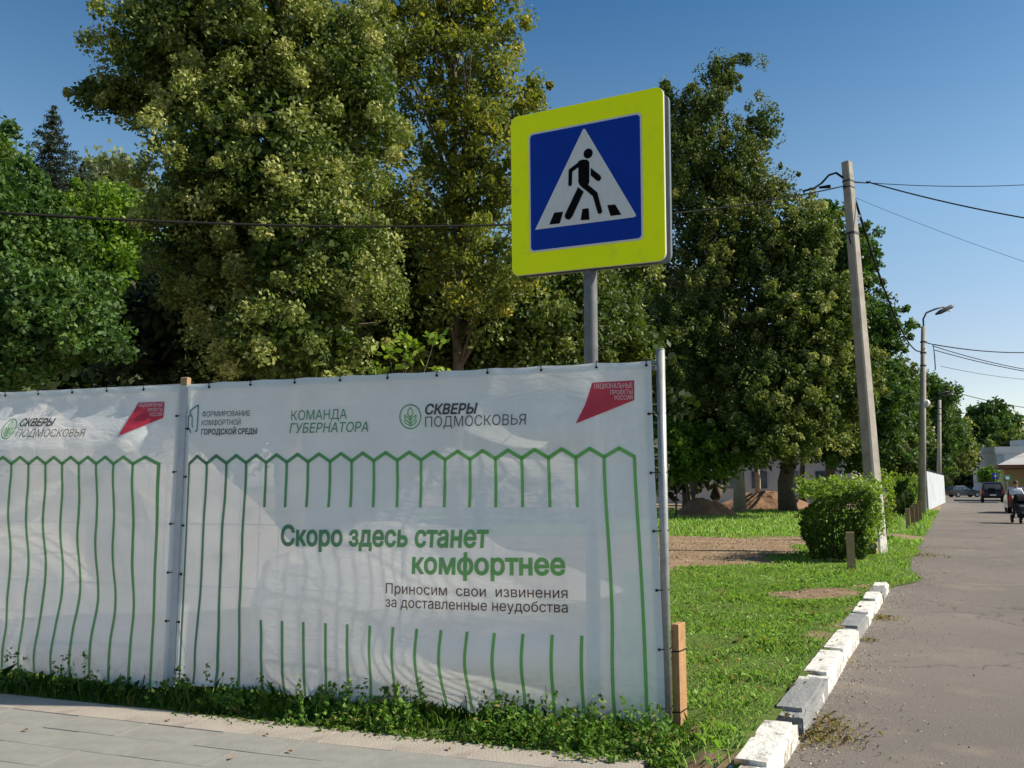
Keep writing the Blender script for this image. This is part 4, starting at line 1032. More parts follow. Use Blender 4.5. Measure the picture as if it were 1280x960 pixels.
# fallen leaves on the pavement and loose twig
for i, (x, y, lb_) in enumerate(((32, 913, 'yellow fallen leaf on the pavement at the far left'), (210, 901, 'brown fallen leaf on the pale edge slabs below the joint post'), (333, 919, 'brown fallen leaf right of the joint post on the pavement'), (561, 937, 'dry leaf on the pavement below the middle of the banner'), (290, 948, 'small dark leaf near the bottom of the pavement'), (362, 940, 'pale dry leaf on the slab joint near the bottom'))):
    p = G(x, y, .02); a = random.uniform(0, 3); vs = []
    for j, (lx, ly) in enumerate(((-.024, 0), (-.010, .012), (.008, .013), (.026, .0), (.008, -.012), (-.011, -.010), (0, 0))):
        vs.append((lx * math.cos(a) - ly * math.sin(a), lx * math.sin(a) + ly * math.cos(a), .004 + .012 * abs(ly) / .02))
    vs[6] = (0, 0, .003)
    o = MB().add(vs, [(6, j, (j + 1) % 6) for j in range(6)]).build('fallen_leaf', M['leaf_litter'], None, recalc=False); o.location = p; tag(o, lb_, 'leaf', 'fallen leaves on the pavement')

# ------------------------------------------------------------------ hedges
def hedge(name, label, s0, t0, W, L, H, n, leaf, seed, shoots, species='hedge', tint=.4):
    r = np.random.default_rng(seed); b = RT(s0, t0); root = tag(empty(name, b), label, 'hedge', 'clipped hedges along the road'); V = []; T = []
    C = np.stack([r.uniform(0, L, n), r.uniform(-W, 0, n), r.uniform(.08, H, n)], 1)
    f = r.integers(0, 5, n); j = np.abs(r.normal(0, .12, n))
    C[f == 0, 0] = j[f == 0]; C[f == 1, 1] = -j[f == 1]; C[f == 2, 1] = -W + j[f == 2]; C[f == 3, 2] = H - j[f == 3]; C[f == 4, 0] = L * r.uniform(size=(f == 4).sum()) 
    wob = np.array([.45 * fbm(c[0] * 1.5, c[1] * 1.5 + c[2] * 1.3, seed) for c in C]); C[:, 1] += wob; C[:, 0] += wob; C[:, 2] += wob * .8 * (C[:, 2] > H * .6)
    C[:, 2] -= np.maximum(0, .25 * (1 - np.minimum(1, -C[:, 1] / .4))) * (C[:, 2] / H); C[:, 2] = np.maximum(C[:, 2], .03)
    keep = np.array([fbm(c[0] * 2.0, c[2] * 2.0 + c[1], 5 + seed) > -.06 for c in C]); C = C[keep]
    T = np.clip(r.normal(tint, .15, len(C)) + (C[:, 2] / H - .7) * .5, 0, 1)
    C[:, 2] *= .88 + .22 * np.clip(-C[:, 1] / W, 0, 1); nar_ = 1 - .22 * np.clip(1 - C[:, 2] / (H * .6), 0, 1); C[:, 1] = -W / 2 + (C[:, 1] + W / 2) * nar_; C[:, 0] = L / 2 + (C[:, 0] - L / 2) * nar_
    X = []; TX = []
    for _ in range(shoots):
        q = np.array([r.uniform(0, L), r.uniform(-W - .1, .1), H - .1]); hh = r.uniform(.12, .5); 
        if r.random() < .35: q = np.array([r.uniform(L * .1, L), -W - .02, r.uniform(.4, H)])
        k = int(r.integers(7, 16)); fr = r.uniform(0, 1, (k, 1)); X.append(q + fr * np.array([r.normal(0, .1), r.normal(0, .1), hh]) + r.normal(size=(k, 3)) * .04); TX.append(np.clip(r.normal(.85, .12, k), 0, 1))
    C = np.concatenate([C] + X); T = np.concatenate([T] + TX)
    ex, ey = np.array(DV), np.array(LV)
    Wd = C[:, :1] * ex + C[:, 1:2] * ey + C[:, 2:] * np.array([0, 0, 1])
    V, _ = leaves(Wd, leaf, None, r, up=.4)
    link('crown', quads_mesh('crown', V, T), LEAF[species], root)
    st = MB()
    for _ in range(int(8 * L)):
        a = DV * r.uniform(.1, L) - LV * r.uniform(.1, W - .1); st.tube([a, a + Vector((r.normal(0, .1), r.normal(0, .1), H * .5)), a + Vector((r.normal(0, .2), r.normal(0, .2), H * .92))], [.02, .014, .006], 5)
    st.build('stems', M['bark'], root)
s, t = st_of(*G(1000, 703)[:2])
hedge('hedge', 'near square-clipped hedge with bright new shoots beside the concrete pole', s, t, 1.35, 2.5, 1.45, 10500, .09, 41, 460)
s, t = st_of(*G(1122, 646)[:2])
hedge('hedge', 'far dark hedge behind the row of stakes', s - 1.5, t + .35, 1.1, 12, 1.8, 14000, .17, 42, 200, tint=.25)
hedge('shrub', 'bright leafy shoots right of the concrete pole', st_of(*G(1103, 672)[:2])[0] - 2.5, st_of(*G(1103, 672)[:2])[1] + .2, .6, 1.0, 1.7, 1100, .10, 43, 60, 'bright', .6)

# ------------------------------------------------------------------ trees
LT = 'big lindens and other trees behind the fence'
FT = 'park trees right of the sign'
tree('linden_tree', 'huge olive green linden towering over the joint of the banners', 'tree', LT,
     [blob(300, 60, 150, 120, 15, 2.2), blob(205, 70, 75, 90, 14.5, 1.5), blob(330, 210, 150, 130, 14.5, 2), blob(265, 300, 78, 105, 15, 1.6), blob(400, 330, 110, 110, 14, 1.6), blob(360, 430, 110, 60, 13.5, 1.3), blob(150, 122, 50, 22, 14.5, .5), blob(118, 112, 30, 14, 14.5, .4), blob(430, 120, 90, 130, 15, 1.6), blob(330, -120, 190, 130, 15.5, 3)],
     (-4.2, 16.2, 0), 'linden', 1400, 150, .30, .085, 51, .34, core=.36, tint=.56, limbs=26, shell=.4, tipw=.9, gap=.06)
tree('ash_tree', 'airy yellowish tree with sky showing through, left of the sign', 'tree', LT,
     [blob(560, 90, 110, 110, 18, 1.6), blob(620, 190, 65, 110, 18, 1.2), blob(530, 250, 90, 110, 18, 1.5), blob(590, 10, 70, 60, 18.5, 1.2), blob(500, 60, 70, 120, 18.5, 1.2), blob(665, 130, 22, 60, 18, .5), blob(610, 330, 80, 70, 17.5, 1.2), blob(560, -90, 100, 80, 18, 1.5)],
     (-1.2, 19, 0), 'ash', 430, 130, .36, .10, 52, .17, core=.08, tint=.6, limbs=34, shell=.2, gap=-.2)
tree('maple_tree', 'fresh green maple at the left edge of the photo', 'tree', LT,
     [blob(15, 285, 62, 80, 11.0, 1.1), blob(50, 410, 80, 75, 10.6, 1.1), blob(-70, 300, 80, 150, 11.5, 1.5), blob(-8, 190, 26, 34, 11.2, .5), blob(125, 430, 38, 28, 10.6, .5)],
     (-8.0, 11.8, 0), 'green', 380, 180, .30, .08, 53, .2, core=.4, tint=.5, limbs=14)
tree('maple_tree', 'bright yellow-green tree between the maple and the big linden', 'tree', LT,
     [blob(140, 285, 62, 48, 30, 1.8), blob(165, 360, 70, 60, 29.5, 1.8), blob(100, 330, 60, 50, 30, 1.8)],
     (-14.5, 31, 0), 'bright', 260, 110, .6, .19, 54, .18, core=.4, tint=.4, limbs=8)
tree('willow_tree', 'pale distant willow crown above the bright yellow-green tree', 'tree', LT,
     [blob(150, 250, 45, 48, 45, 3), blob(110, 260, 30, 30, 45, 2)], (-21, 46, 0), 'willow', 110, 60, 1.0, .35, 55, .3, core=.3, limbs=8)
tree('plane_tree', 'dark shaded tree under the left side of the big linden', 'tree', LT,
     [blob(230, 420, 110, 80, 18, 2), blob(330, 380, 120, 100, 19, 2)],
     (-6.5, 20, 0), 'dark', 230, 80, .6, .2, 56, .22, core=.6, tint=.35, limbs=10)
tree('plane_tree', 'dark tree behind the banner between the airy tree and the sign post', 'tree', LT,
     [blob(470, 420, 120, 70, 20, 2), blob(600, 410, 110, 80, 20, 2), blob(690, 400, 90, 85, 21, 2), blob(520, 330, 110, 90, 22, 2)],
     (-1.5, 22, 0), 'linden', 430, 110, .45, .13, 57, .22, core=.8, tint=.28, limbs=12, tipw=.6)
tree('linden_tree', 'linden with pale tufts directly below the crossing sign', 'tree', LT,
     [blob(720, 400, 70, 70, 26, 2), blob(790, 440, 45, 50, 25, 1.6), blob(690, 350, 70, 60, 27, 2), blob(760, 330, 60, 50, 28, 2)],
     (2.6, 27, 0), 'linden', 300, 110, .5, .16, 58, .24, core=.6, tint=.45, limbs=10)
# long dark line of trees farther back, each its own tree
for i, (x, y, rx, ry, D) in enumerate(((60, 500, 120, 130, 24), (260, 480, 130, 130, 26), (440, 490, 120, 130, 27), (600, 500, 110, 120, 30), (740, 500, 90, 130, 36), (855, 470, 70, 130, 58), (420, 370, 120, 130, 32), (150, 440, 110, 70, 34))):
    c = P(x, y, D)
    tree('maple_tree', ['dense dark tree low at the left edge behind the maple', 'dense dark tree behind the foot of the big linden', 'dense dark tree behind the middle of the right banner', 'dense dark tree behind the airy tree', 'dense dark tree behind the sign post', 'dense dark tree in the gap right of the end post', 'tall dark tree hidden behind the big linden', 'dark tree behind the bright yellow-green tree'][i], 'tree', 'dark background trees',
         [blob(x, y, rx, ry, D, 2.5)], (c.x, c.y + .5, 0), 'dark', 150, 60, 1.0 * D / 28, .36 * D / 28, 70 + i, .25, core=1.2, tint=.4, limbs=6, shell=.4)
# right of the sign
tree('birch_tree', 'tallest birch with a curled top just right of the sign', 'tree', FT,
     [blob(900, 95, 26, 30, 46, 1.2), blob(930, 74, 24, 10, 46, .7), blob(880, 150, 42, 45, 46, 2), blob(948, 165, 26, 36, 46, 1.6), blob(905, 215, 62, 55, 46, 2.6), blob(895, 290, 85, 70, 46, 3), blob(935, 350, 85, 80, 46, 3.5), blob(870, 430, 85, 90, 45, 3.5), blob(855, 200, 34, 90, 46, 2), blob(965, 250, 40, 34, 46, 1.8), blob(835, 125, 10, 26, 46, .7), blob(790, 330, 60, 60, 47, 2.5)],
     G(925, 641)[:], 'birch', 1500, 70, .44, .18, 61, .32, 'bark_pale', core=.3, tint=.45, limbs=20, shell=.25, tipw=.6, vz=1.8)
tree('linden_tree', 'broad linden between the birch and the concrete pole', 'tree', FT,
     [blob(1000, 300, 48, 50, 44, 2), blob(1010, 400, 70, 80, 43, 3), blob(985, 500, 85, 70, 42, 3), blob(1040, 480, 55, 80, 43, 2.5), blob(960, 545, 60, 35, 41, 2)],
     G(985, 640)[:], 'linden', 1000, 70, .45, .19, 62, .5, 'bark', core=.5, tint=.45, limbs=14, shell=.4, tipw=.8)
tree('linden_tree', 'leafy tree right behind the concrete pole', 'tree', FT,
     [blob(1060, 330, 35, 55, 52, 2), blob(1085, 420, 42, 60, 52, 2.6), blob(1070, 520, 60, 70, 50, 3), blob(1105, 500, 36, 60, 52, 2.4), blob(1030, 270, 25, 25, 52, 1.4)],
     G(1040, 634)[:], 'green', 600, 80, .6, .24, 63, .4, core=.5, tint=.55, limbs=12, shell=.4)
tree('poplar_tree', 'dark leafy tree between the concrete pole and the nearer street lamp', 'tree', FT,
     [blob(1122, 520, 26, 60, 66, 3), blob(1118, 480, 20, 25, 66, 2), blob(1136, 540, 20, 50, 66, 2.2), blob(1105, 560, 36, 40, 62, 3)],
     G(1135, 632)[:], 'linden', 320, 75, .8, .32, 64, .4, core=.6, tint=.35, limbs=8)
tree('poplar_tree', 'green tree behind the white wall between the two street lamps', 'tree', FT,
     [blob(1168, 500, 22, 34, 98, 3), blob(1162, 550, 26, 45, 98, 3), blob(1186, 535, 15, 34, 99, 2.5)],
     G(1163, 624.5)[:], 'green', 260, 70, 1.0, .4, 65, .4, core=.6, tint=.5, limbs=8)
tree('willow_tree', 'soft rounded tree just right of the farther street lamp', 'tree', FT,
     [blob(1196, 555, 18, 32, 135, 3), blob(1183, 575, 20, 22, 135, 3), blob(1205, 568, 10, 18, 138, 2)],
     G(1190, 619)[:], 'linden', 110, 60, 1.3, .6, 66, .35, core=.6, tint=.55, limbs=6)
tree('birch_tree', 'slim pale-trunked tree in the middle of the park', 'tree', FT,
     [blob(950, 540, 40, 40, 52, 2.4), blob(940, 470, 45, 50, 52, 2.4)], G(947, 635)[:], 'dark', 130, 70, .8, .3, 67, .24, 'bark_pale', core=.6, tint=.5, limbs=6)
tree('maple_tree', 'low bright green tree over the small soil heap', 'tree', FT,
     [blob(865, 560, 48, 22, 42, 1.8), blob(850, 585, 28, 16, 42, 1.4), blob(900, 575, 32, 14, 42, 1.4), blob(845, 545, 30, 25, 43, 1.4)], G(862, 642)[:], 'bright', 130, 60, .55, .22, 68, .16, core=.25, tint=.25, limbs=10)
# thin sapling with forked stem, right of the end post
sp = G(845, 648); sap = tag(empty('sapling', sp), 'thin forked dark sapling just right of the end post', 'sapling', FT)
mb = MB(); mb.tube([(0, 0, -.1), (.03, 0, .8), (.1, 0, 1.4), (-.1, 0, 2.0), (-.25, 0, 2.9)], [.07, .06, .055, .04, .02], 7); mb.tube([(.1, 0, 1.4), (.4, 0, 1.9), (.7, 0, 2.6), (.8, 0, 3.1)], [.05, .045, .03, .015], 7); mb.build('trunk', M['bark'], sap, True)
r = np.random.default_rng(5); C = np.concatenate([r.normal(size=(900, 3)) * [.5, .4, .35] + [-.2, 0, 3.0], r.normal(size=(500, 3)) * [.4, .3, .3] + [.7, 0, 3.0]])
V, _ = leaves(C, .14, None, r); link('crown', quads_mesh('crown', V, np.clip(r.normal(.5, .2, len(C)), 0, 1)), LEAF['green'], sap)
# extra shaded trunks among the park trees
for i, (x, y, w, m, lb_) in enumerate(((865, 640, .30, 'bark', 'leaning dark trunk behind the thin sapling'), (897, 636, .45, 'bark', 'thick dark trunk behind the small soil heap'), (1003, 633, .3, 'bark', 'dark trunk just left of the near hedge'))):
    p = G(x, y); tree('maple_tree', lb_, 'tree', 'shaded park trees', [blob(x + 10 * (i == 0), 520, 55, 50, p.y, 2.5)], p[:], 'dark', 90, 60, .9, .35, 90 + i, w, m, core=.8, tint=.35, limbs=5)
# young shoot peeping over the banner
yp = P(505, 470, 8.2); ys = tag(empty('sapling', (yp.x, yp.y, 0)), 'young bright-leaved shoot peeping over the banner top', 'sapling')
mb = MB(); tips = []
for dx, dz in ((-.16, .25), (-.02, .38), (.10, .30), (.30, .38), (-.25, .05), (.35, .05), (.02, .15)):
    e = Vector((dx, random.uniform(-.1, .1), yp.z + dz)); mb.tube([(0, 0, yp.z - 1.2), (dx * .3, 0, yp.z - .3), e], [.01, .007, .003], 5); tips.append(e)
mb.tube([(0, 0, -.1), (.02, 0, 1.2), (0, 0, yp.z - 1.1)], [.016, .013, .01], 6); mb.build('stem', M['bark'], ys)
C = np.concatenate([r.normal(size=(26, 3)) * [.05, .05, .04] + np.array(e) for e in tips]); V, _ = leaves(C, .085, None, r, up=1.2, aspect=.7)
link('crown', quads_mesh('crown', V, np.clip(r.normal(.8, .15, len(C)), 0, 1)), LEAF['bright'], ys)
# spruce
def spruce(label, tip, base, Rb, seed):
    r = np.random.default_rng(seed); b = Vector(base); H = tip.z; root = tag(empty('spruce_tree', base), label, 'tree', LT)
    MB().tube([(0, 0, -.1), (tip.x - b.x, 0, H)], [.22, .02], 8).build('trunk', M['bark'], root)
    C = []; D = []
    z = H
    while z > H * .45:
        rad = Rb * (H - z) / H * 1.7 + .05
        for k in range(int(5 + rad * 5)):
            a = r.uniform(0, 6.28); L = rad * r.uniform(.7, 1.15); n = int(14 + L * 45); f = r.uniform(.05, 1, n)
            x = np.cos(a) * L * f; y = np.sin(a) * L * f; zz_ = z - L * .35 * f + L * .25 * f ** 2.5
            C.append(np.stack([x + r.normal(0, .05 + .06 * L * (1 - f), n), y + r.normal(0, .05 + .06 * L * (1 - f), n), zz_ - np.abs(r.normal(0, .06, n))], 1))
        z -= .22 + rad * .06
    C = np.concatenate(C); V, _ = leaves(C, .2, None, r, up=0, aspect=.25, droop=1); V[:, :, 0] += (tip.x - b.x) * (V[:, :, 2] / H)
    link('crown', quads_mesh('crown', V, np.clip(r.normal(.4, .2, len(C)), 0, 1)), LEAF['spruce'], root)
tp_ = P(68, 133, 36); spruce('dark spruce tip standing above the maple at the left', tp_, (tp_.x + .1, 36, 0), 6.0, 3)
tp_ = P(103, 205, 38); spruce('smaller dark spruce between the maple and the willow crown', tp_, (tp_.x, 38, 0), 3.6, 4)
# far trees at the end of the road
tree('oak_tree', 'big dark round tree far away over the end of the road', 'tree', 'trees at the end of the road', [blob(1238, 535, 30, 26, 230, 8), blob(1220, 560, 22, 25, 230, 8), blob(1262, 555, 26, 22, 230, 8)], (131, 236, 0), 'green', 220, 60, 3.2, 1.4, 101, .6, core=.8, tint=.35, limbs=6)
tree('willow_tree', 'lighter willow-like tree in front of the big far tree', 'tree', 'trees at the end of the road', [blob(1252, 568, 30, 22, 190, 7), blob(1278, 560, 26, 22, 190, 7), blob(1225, 578, 20, 20, 190, 6)], (112, 192, 0), 'linden', 180, 60, 2.4, 1.1, 102, .5, core=.8, tint=.45, limbs=6)
tree('maple_tree', 'very dark tree mass filling the end of the road', 'tree', 'trees at the end of the road', [blob(1215, 592, 26, 22, 165, 7), blob(1190, 596, 18, 18, 165, 6), blob(1236, 594, 18, 16, 165, 5)], (90, 167, 0), 'dark', 180, 60, 2.0, 1.0, 103, .5, core=1.0, tint=.3, limbs=6)
tree('maple_tree', 'small light green tree behind the black off-road car', 'tree', 'trees at the end of the road', [blob(1236, 594, 8, 8, 118, 2)], G(1236, 620)[:], 'bright', 50, 40, .7, .4, 104, .15, core=.5, tint=.3, limbs=4)
# trees across the road, outside the picture, whose shade falls over the asphalt
for i, (x, y, h, r_) in enumerate(((31.0, 31.6, 8.0, 1.8), (45.5, 46.5, 11.5, 2.4), (52, 61, 8, 2.5))):
    tree('poplar_tree', ['roadside tree outside the right edge, nearest', 'taller roadside tree outside the right edge, middle', 'roadside tree outside the right edge, farthest'][i], 'tree', 'roadside trees across the road', [(np.array([x, y, h * .62]), np.array([r_, r_, h * .36]))], (x, y, 0), 'green', 130, 50, .8, .3, 110 + i, .2, core=.6, limbs=8)

# ------------------------------------------------------------------ pale building behind the park and white wall along the road
def bldg(name, label, origin, rz, cat='building'):
    return tag(empty(name, origin, rz), label, cat)
pb_ = bldg('park_building', 'long pale building glimpsed between the park trunks', (17, 78, 0), R(-8))
MB().box((0, 0, 2.2), (26, 6, 4.4)).build('wall', M['pale_plaster'], pb_)
MB().box((0, 0, 4.55), (27, 7, .3)).build('roof', M['roof'], pb_)
for i in range(9): MB().box((-11 + i * 2.7, -3.02, 2.1), (1.3, .1, 1.5)).build('window', M['window'], pb_)
sb = bldg('site_building', 'white building corner glowing through the banner behind the dark trees', (-5.1, 29, 0), 0)
MB().box((0, 0, 1.7), (3.6, 3, 3.4)).build('wall', M['white_wall'], sb); MB().box((0, 0, 3.5), (3.9, 3.3, .2)).build('roof', M['roof'], sb); MB().box((.3, -1.52, 1.2), (.9, .06, 2.0)).build('door', M['window'], sb)
ww = G(1160.5, 639); we = G(1181.5, 629); d = we - ww; Lw = d.length; aw = math.atan2(d.y, d.x)
wl = tag(empty('banner_wall', ww, aw), 'white fabric-covered site fence running along the road beyond the hedge', 'fence')
for i in range(8):
    l = Lw / 8; MB().box((l * (i + .5), 0, 1.28), (l - .04, .06, 2.45)).build('panel', M['white_wall'], wl)
for i in range(9): MB().box((Lw / 8 * i, .06, 1.3), (.09, .09, 2.75)).build('post', M['galv'], wl)
o = MB().box((0, 0, 1.1), (.09, .09, 2.2)).build('fence_post', M['whitewash']); q = G(1158, 639); o.location = (q.x - .6, q.y - 1.2, 0); tag(o, 'white post at the near end of the white wall', 'post')

# right-hand buildings
b1 = bldg('shop_building', 'low yellow building with grey metal roof at the right edge', P(1263, 607, 92).xyz * 1, R(-62 + 0)); b1.location = (P(1256, 607, 92).x, 92, 0); b1.rotation_euler[2] = R(-27.5 - 0)
MB().box((4.5, 3, 1.75), (9, 6, 3.5)).build('wall', M['yellow_plaster'], b1)
MB().box((4.5, -1.0, 3.55), (10.5, 9, .35)).build('fascia', M['red_roof'], b1)
vs = [(-.8, -6, 3.73), (9.8, -6, 3.73), (9.8, 7, 3.73), (-.8, 7, 3.73), (2.5, 0.5, 5.4), (7.5, .5, 5.4)]
MB().add(vs, [(0, 1, 5, 4), (1, 2, 5), (2, 3, 4, 5), (3, 0, 4), (3, 2, 1, 0)]).build('roof', M['roof'], b1)
MB().box((2.6, -.03, 1.5), (1.4, .1, 2.6)).build('doorway', M['darkvoid'], b1)
MB().box((5.2, -.03, 1.6), (2.0, .1, 2.4)).build('window', M['window'], b1)
for x in (2.0, 9.0): MB().box((x, -4.5, 1.75), (.3, .3, 3.4)).build('column', M['yellow_plaster'], b1)
b2 = bldg('office_building', 'taller pale office block with blue glazing behind the yellow building', (P(1247, 607, 135).x, 135, 0), R(-4))
MB().box((5, 4, 3.4), (10, 8, 6.8)).build('wall', M['pale_plaster'], b2); MB().box((5, 4, 7.3), (10.3, 8.3, 1.0)).build('parapet', M['white_wall'], b2)
MB().box((.7, -.05, 3.3), (1.2, .12, 6.4)).build('stair_glazing', M['blueglass'], b2)
for i in range(3):
    for j in range(2): MB().box((3 + i * 2.6, -.04, 1.7 + j * 2.8), (1.5, .1, 1.5)).build('window', M['window'], b2)
MB().box((6.5, 3, 8.3), (3.8, 3, 1.3)).build('roof_cabin', M['blueglass'], b2)
# small signs down the road
def small_sign(label, px, py, D, w, h, m, cross):
    c = P(px, py, D); root = tag(empty('direction_sign', (c.x, c.y, 0)), label, 'road sign')
    MB().tube([(0, .05, 0), (0, .05, c.z + h * .4)], .05, 8).build('post', M['galv'], root)
    MB().box((0, 0, c.z), (w, .05, h), ch=.01).build('board', M[m], root)
    if cross:
        MB().box((0, -.035, c.z), (w * .12, .02, h * .8)).build('cross_bar', M['sign_white'], root); MB().box((0, -.045, c.z), (w * .6, .02, h * .12)).build('cross_bar', M['sign_white'], root)
    else:
        MB().box((0, -.035, c.z), (w * .5, .02, h * .5)).build('emblem', M['sign_white'], root)
small_sign('small green sign on a post left of the yellow building', 1259, 597.5, 86, .72, .55, 'green_sign', False)
small_sign('small blue sign with a white cross above the black off-road car', 1244, 595, 100, .7, .7, 'sign_blue', True)

# ------------------------------------------------------------------ cars
def car(name, label, loc, rz, prof, W, paint, wheels, wr=.34, cab=None, lights=(), extra=None):
    """prof: side outline (x,z) clockwise from rear bottom; the upper body narrows with height"""
    root = tag(empty(name, loc, rz), label, 'car', 'cars down the road')
    def nar(x, z, s): k = 1 - max(0, z - .95) * .28; return Vector((x, s * W / 2 * k, z))
    MB().prism(prof, lambda a, b: nar(a, b, -1), lambda a, b: nar(a, b, 1)).build('body', M[paint], root)
    for poly in cab:
        for s in (-1, 1): MB().prism(poly, lambda a, b: nar(a, b, s) + Vector((0, s * .015, 0)), lambda a, b: nar(a, b, s) - Vector((0, s * .02, 0))).build('side_window', M['window'], root)
    for wx in wheels:
        for s in (-1, 1):
            y = s * (W / 2 - .12)
            w = MB().tube([(wx, y - .11, wr), (wx, y - .09, wr), (wx, y + .09, wr), (wx, y + .11, wr)], [wr * .9, wr, wr, wr * .9], 18).build('wheel', M['black'], root)
            MB().tube([(wx, y + s * .112, wr), (wx, y + s * .12, wr)], wr * .62, 14).build('rim', M['galv'], w)
    for nm, c, dm, m in lights: MB().box(c, dm, ch=.015).build(nm, M[m], root)
    return root
hp = [(-2.2, .35), (-2.25, .8), (-2.1, 1.0), (-1.9, 1.4), (-1.4, 1.52), (-.2, 1.52), (.55, 1.2), (.9, 1.02), (1.9, .85), (2.2, .65), (2.25, .3), (1.75, .25), (1.6, .3), (-1.1, .3), (-1.3, .25)]
q = G(1205, 621.5)
car('parked_car', 'dark hatchback crossing the end of the road, side on', (q.x, q.y, 0), R(4), hp, 1.8, 'car_grey', (-1.35, 1.4), .34,
    [[(-1.75, 1.05), (-1.6, 1.38), (-.75, 1.42), (-.72, 1.05)], [(-.62, 1.05), (-.62, 1.42), (-.15, 1.42), (.5, 1.1), (.5, 1.03)]],
    [('headlight', (2.05, -.72, .72), (.3, .4, .2), 'headlight'), ('headlight', (2.05, .72, .72), (.3, .4, .2), 'headlight'), ('taillight', (-2.2, -.7, .85), (.15, .3, .2), 'taillight'), ('roof_rail', (-.8, -.55, 1.54), (1.4, .05, .05), 'car_silver')])
jp_ = [(-2.1, .5), (-2.15, 1.0), (-2.05, 1.15), (-1.95, 1.85), (-1.7, 1.95), (.2, 1.95), (.75, 1.3), (1.9, 1.15), (2.0, .9), (2.0, .45), (1.2, .45), (-1.1, .45)]
q = G(1242, 628.5)
SV = car('parked_car', 'black boxy off-road car seen from behind on the road', (q.x + DV.x * 2.1, q.y + DV.y * 2.1, 0), RZ, jp_, 1.95, 'car_navy', (-1.35, 1.35), .40,
    [[(-1.85, 1.25), (-1.75, 1.75), (-.6, 1.78), (-.6, 1.25)], [(-.5, 1.25), (-.5, 1.78), (.15, 1.78), (.6, 1.3), (.6, 1.25)]],
    [('rear_window', (-2.03, 0, 1.5), (.06, 1.35, .45), 'window'), ('taillight', (-2.12, -.82, 1.0), (.08, .16, .35), 'taillight'), ('taillight', (-2.12, .82, 1.0), (.08, .16, .35), 'taillight'), ('number_plate', (-2.165, 0, .72), (.03, .52, .12), 'plate'), ('bumper', (-2.15, 0, .52), (.18, 1.8, .18), 'black'), ('spare_wheel', (-2.18, .1, 1.12), (.12, .5, .5), 'black')])
q = G(1283, 642)
car('parked_car', 'dark red car partly hidden behind the person with the pram', (q.x + DV.x * 2.2, q.y + DV.y * 2.2, 0), RZ, hp, 1.8, 'car_red', (-1.35, 1.4), .33,
    [[(-1.75, 1.05), (-1.6, 1.38), (-.75, 1.42), (-.72, 1.05)], [(-.62, 1.05), (-.62, 1.42), (-.15, 1.42), (.5, 1.1), (.5, 1.03)]],
    [('rear_window', (-2.0, 0, 1.2), (.08, 1.2, .32), 'blueglass'), ('taillight', (-2.22, -.72, .85), (.08, .26, .22), 'taillight'), ('taillight', (-2.22, .72, .85), (.08, .26, .22), 'taillight'), ('number_plate', (-2.265, 0, .62), (.03, .52, .12), 'plate')])
q = P(1226, 616, 150); 
car('parked_car', 'far silver car half hidden beyond the dark hatchback', (q.x + 1, 150, 0), R(10), hp, 1.8, 'car_silver', (-1.35, 1.4), .33, [[(-1.75, 1.05), (-1.6, 1.38), (-.15, 1.42), (.5, 1.05)]], [('headlight', (2.1, -.7, .7), (.2, .3, .2), 'headlight')])

# ------------------------------------------------------------------ person with pram
pp_ = G(1273, 653); hd = math.atan2(-pp_.y, -pp_.x) + .25      # walks towards the camera
per = tag(empty('person', (pp_.x, pp_.y, 0), hd), 'person in a white shirt walking and pushing a black pram', 'person')
def skin_fig(name, pts, edges, rad, m, parent, sub=2):
    me = bpy.data.meshes.new(name); me.from_pydata(pts, edges, [])
    ob = bpy.data.objects.new(name, me); COL.objects.link(ob)
    md = ob.modifiers.new('s', 'SKIN'); sd = ob.modifiers.new('d', 'SUBSURF'); sd.levels = sub; sd.render_levels = sub
    for i, rr_ in enumerate(rad): me.skin_vertices[0].data[i].radius = rr_ if hasattr(rr_, '__len__') else (rr_, rr_)
    me.skin_vertices[0].data[0].use_root = True
    dg = bpy.context.evaluated_depsgraph_get(); dg.update()
    m2 = bpy.data.meshes.new_from_object(ob.evaluated_get(dg)); m2.name = name; bpy.data.objects.remove(ob)
    m2.materials.clear(); return link(name, m2, m, parent, True)
# x forward, y left
B = [(0, 0, .95), (0, 0, 1.15), (.01, 0, 1.35), (0, 0, 1.47), (.01, 0, 1.55), (.03, 0, 1.66), (.03, 0, 1.75),
     (0, .17, 1.42), (.08, .24, 1.18), (.32, .22, 1.05), (.42, .2, 1.04), (0, -.17, 1.42), (.08, -.24, 1.18), (.32, -.22, 1.05), (.42, -.2, 1.04),
     (.02, .1, .88), (.12, .11, .48), (.08, .11, .09), (.22, .12, .04), (-.02, -.1, .88), (-.06, -.11, .5), (-.32, -.11, .16), (-.22, -.12, .05)]
Ed = [(0, 1), (1, 2), (2, 3), (3, 4), (4, 5), (5, 6), (2, 7), (7, 8), (8, 9), (9, 10), (2, 11), (11, 12), (12, 13), (13, 14), (0, 15), (15, 16), (16, 17), (17, 18), (0, 19), (19, 20), (20, 21), (21, 22)]
Rd = [(.13, .16), (.11, .14), (.11, .17), (.07, .09), .05, (.085, .075), .07, .07, .048, .038, .035, .07, .048, .038, .035, .085, .058, .04, .035, .085, .058, .04, .035]
skin_fig('body', B, Ed, Rd, M['skin'], per)
sh = [B[i] for i in (0, 1, 2, 3, 7, 8, 11, 12)]
skin_fig('shirt', sh, [(0, 1), (1, 2), (2, 3), (2, 4), (4, 5), (2, 6), (6, 7)], [(.16, .19), (.14, .17), (.14, .20), (.07, .08), .095, .065, .095, .065], M['shirt'], per)
tr = [B[i] for i in (0, 15, 16, 17, 19, 20, 21)]
skin_fig('trousers', tr, [(0, 1), (1, 2), (2, 3), (0, 4), (4, 5), (5, 6)], [(.15, .17), .105, .075, .06, .105, .075, .06], M['trousers'], per)
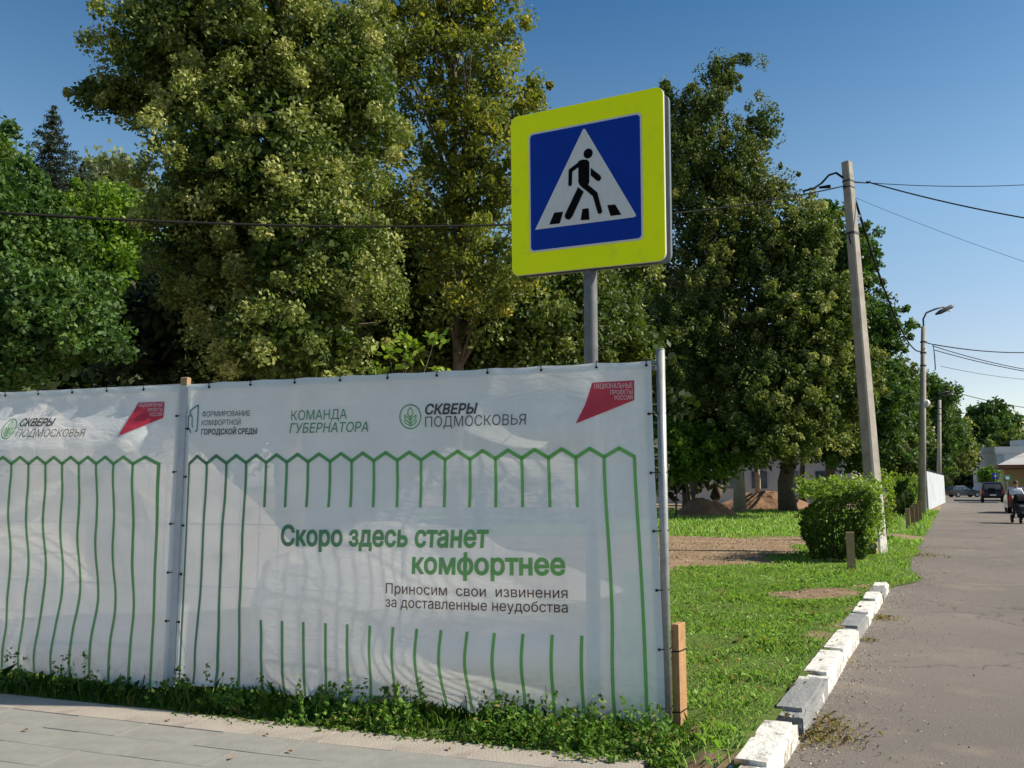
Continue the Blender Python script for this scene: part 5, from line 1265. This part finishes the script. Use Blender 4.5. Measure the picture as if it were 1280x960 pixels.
MB().ball((.0, 0, 1.72), (.115, .10, .11), 12, 8).build('hair', M['hair'], per, True)
fc = MB(); fc.ball((.115, 0, 1.66), (.02, .014, .022), 6, 5); fc.ball((.03, .085, 1.665), (.02, .014, .03), 6, 5); fc.ball((.03, -.085, 1.665), (.02, .014, .03), 6, 5); fc.build('face_features', M['skin'], per, True)
for s in (-1, 1):
    hb = MB(); c = Vector((.44, .2 * s, 1.04)); hb.ball(c, (.045, .035, .02), 8, 5)
    for k in range(4): hb.tube([c + Vector((.03, .012 * (k - 1.5) * 1.4, 0)), c + Vector((.065, .018 * (k - 1.5), -.005)), c + Vector((.06, .018 * (k - 1.5), -.04))], .009, 5)
    hb.tube([c + Vector((0, -.03 * s, 0)), c + Vector((.03, -.05 * s, -.02))], .01, 5); hb.build('hand', M['skin'], per, True)
pr = tag(empty('pram', per.matrix_world @ Vector((0, 0, 0))), 'black pram with hood pushed by the person in the white shirt', 'pram')
pr.scale = (1.2, 1.2, 1.15)
pr.location = (pp_.x + math.cos(hd) * .95, pp_.y + math.sin(hd) * .95, 0); pr.rotation_euler = (0, 0, hd)
mb = MB()
for s in (-1, 1):
    mb.tube([(-.48, .24 * s, 1.03), (-.30, .26 * s, .85), (.35, .25 * s, .25)], .016, 6); mb.tube([(.1, .26 * s, .6), (-.38, .3 * s, .2)], .016, 6)
mb.tube([(-.48, -.24, 1.03), (-.48, .24, 1.03)], .018, 6); mb.tube([(-.38, -.3, .2), (-.38, .3, .2)], .014, 6); mb.build('frame', M['darkmetal'], pr)
MB().prism([(-.35, .55), (-.3, .8), (.25, .72), (.45, .62), (.4, .45), (-.2, .42)], lambda a, b: Vector((a, -.22, b)), lambda a, b: Vector((a, .22, b))).build('carrycot', M['trousers'], pr)
pts = [(-.02 + .33 * math.cos(a), .72 + .36 * math.sin(a)) for a in np.linspace(R(20), R(190), 10)]
MB().prism(pts, lambda a, b: Vector((a, -.23, b)), lambda a, b: Vector((a, .23, b))).build('hood', M['black'], pr)
for x, y, w_ in ((-.38, .3, .16), (-.38, -.3, .16), (.36, .22, .12), (.36, -.22, .12)):
    w = MB().tube([(x, y - .02, w_), (x, y + .02, w_)], w_, 16).build('wheel', M['black'], pr); MB().tube([(x, y - .024, w_), (x, y + .024, w_)], w_ * .45, 10).build('hub', M['darkmetal'], w)
MB().box((0, 0, .27), (.45, .35, .14), ch=.02).build('basket', M['black'], pr)
